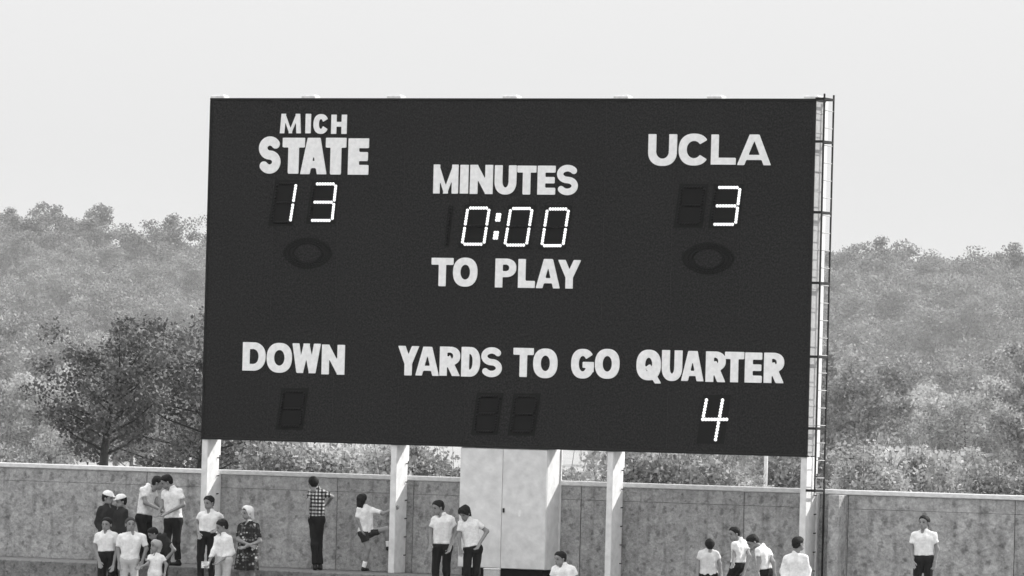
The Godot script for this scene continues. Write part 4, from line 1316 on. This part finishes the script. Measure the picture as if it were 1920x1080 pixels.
func build_people() -> void:
	make_heads()
	var looks := {
		"hat_left": {"label": "person in dark clothes and white cap, leftmost by the wall", "shirt": M.charcoal_cloth, "sleeve": 1.9, "hat": "cap", "hat_name": "cap", "hem": -0.05},
		"hat_right": {"label": "person in dark clothes and white cap, just left of the two men bending together", "shirt": M.charcoal_cloth, "sleeve": 1.9, "hat": "cap", "hat_name": "cap", "hem": -0.05, "s": 0.94},
		"bender": {"label": "man in white short-sleeved shirt leaning right towards a dark-haired companion by the wall", "s": 1.02},
		"helper": {"label": "dark-haired man in white shirt bowing his head leftwards beside leaning man", "s": 1.02},
		"left_edge": {"label": "man in white shirt and dark trousers in front, leftmost of the lower row", "s": 0.98},
		"tshirt_man": {"label": "man in white T-shirt and light grey trousers in the left foreground", "leg_m": M.pale_cloth, "collar": false, "hem": -0.03, "sleeve": 0.8, "s": 1.0, "hair_m": M.bark},
		"child": {"label": "fair-haired child in white shirt pointing left in the foreground", "s": 0.74, "hair_m": M.fair_hair, "hair": "mop", "leg_m": M.white_cloth, "collar": false, "hem": -0.03},
		"stooper": {"label": "dark-shirted person stooping behind the fair-haired child, elbow bent", "shirt": M.charcoal_cloth, "s": 0.86},
		"hands_on_hips": {"label": "dark-haired man in white shirt, hands on hips, in front of the leftmost post", "s": 0.98},
		"paper_man": {"label": "man in white long-sleeved shirt and grey trousers holding paper, before the leftmost post", "leg_m": M.pale_cloth, "sleeve": 1.75, "s": 0.97},
		"scarf_woman": {"label": "woman in white headscarf and dark flowered dress beside the man with paper", "hat": "scarf", "hat_name": "headscarf", "shirt": M.floral, "leg_m": M.floral, "legs": "skirt", "collar_m": M.white_cloth, "s": 0.92, "sleeve": 0.8},
		"plaid_man": {"label": "man in plaid shirt and black trousers standing against the wall, back turned", "shirt": M.plaid, "s": 0.98, "sleeve": 0.75},
		"climber": {"label": "youth in white shirt and dark shorts with one knee raised, touching the second post", "hair": "long", "legs": "shorts", "leg_m": M.charcoal_cloth, "s": 0.86, "hem": -0.06, "collar": false, "sleeve": 0.85},
		"looker": {"label": "man in white short-sleeved shirt looking down left, arms hanging, left of the cabinet", "s": 1.0},
		"elbow_out": {"label": "mop-haired man in white shirt bowing his head, hand on hip, before the cabinet", "hair": "mop", "s": 0.98},
		"bottom_man": {"label": "dark-haired man in white shirt at the bottom edge right of the cabinet", "s": 0.98},
		"grey_boy": {"label": "boy in pale grey T-shirt seen from behind, arms hanging, left of the bent men", "shirt": M.off_white_cloth, "collar": false, "s": 0.88, "hem": -0.02},
		"leaner": {"label": "man in white shirt and dark trousers leaning left, next to the boy", "s": 0.92},
		"stooped": {"label": "man in white shirt bent over leftwards with a rounded back", "s": 0.96},
		"white_coat": {"label": "person in loose white top looking right, in front of the rightmost post", "sleeve": 1.85, "hem": -0.2, "s": 0.98},
		"right_edge": {"label": "person in white shirt and dark trousers far right by the wall", "s": 0.98}}
	for k in looks:
		person(POSES[k], looks[k])
	# things in hands
	var h: Dictionary = POSES.bender
	var item := thing("dark_case", "small dark case held between the two men bending together", "case", Vector3(h.base) + Basis(Vector3.UP, YAW) * (Vector3(h.wr[1]) + Vector3(0.05, -0.04, 0.06)), YAW)
	part("shell", box_mesh(Vector3(-0.09, -0.06, -0.04), Vector3(0.09, 0.05, 0.04), 0.015), M.shoe, item)
	part("flap", box_mesh(Vector3(-0.093, 0.0505, -0.043), Vector3(0.093, 0.062, 0.043), 0.005), M.charcoal_cloth, item)
	h = POSES.paper_man
	var pap := thing("paper_sheet", "crumpled white paper in the hand of the man in grey trousers", "paper", Vector3(h.base) + Basis(Vector3.UP, YAW) * (Vector3(h.wr[0]) + Vector3(-0.06, -0.05, 0.05)), YAW)
	var st := begin()
	var r := RandomNumberGenerator.new()
	r.seed = 5
	var g := []
	for j in 5:
		for i in 5: g.append(Vector3((i - 2) * 0.035, (j - 2) * 0.03, r.randf_range(-0.018, 0.018)))
	for j in 4:
		for i in 4: oquad(st, g[j * 5 + i], g[j * 5 + i + 1], g[j * 5 + i + 6], g[j * 5 + i + 5], Vector3(0, 0, -3))
	part("sheet", done(st), M.pole, pap)
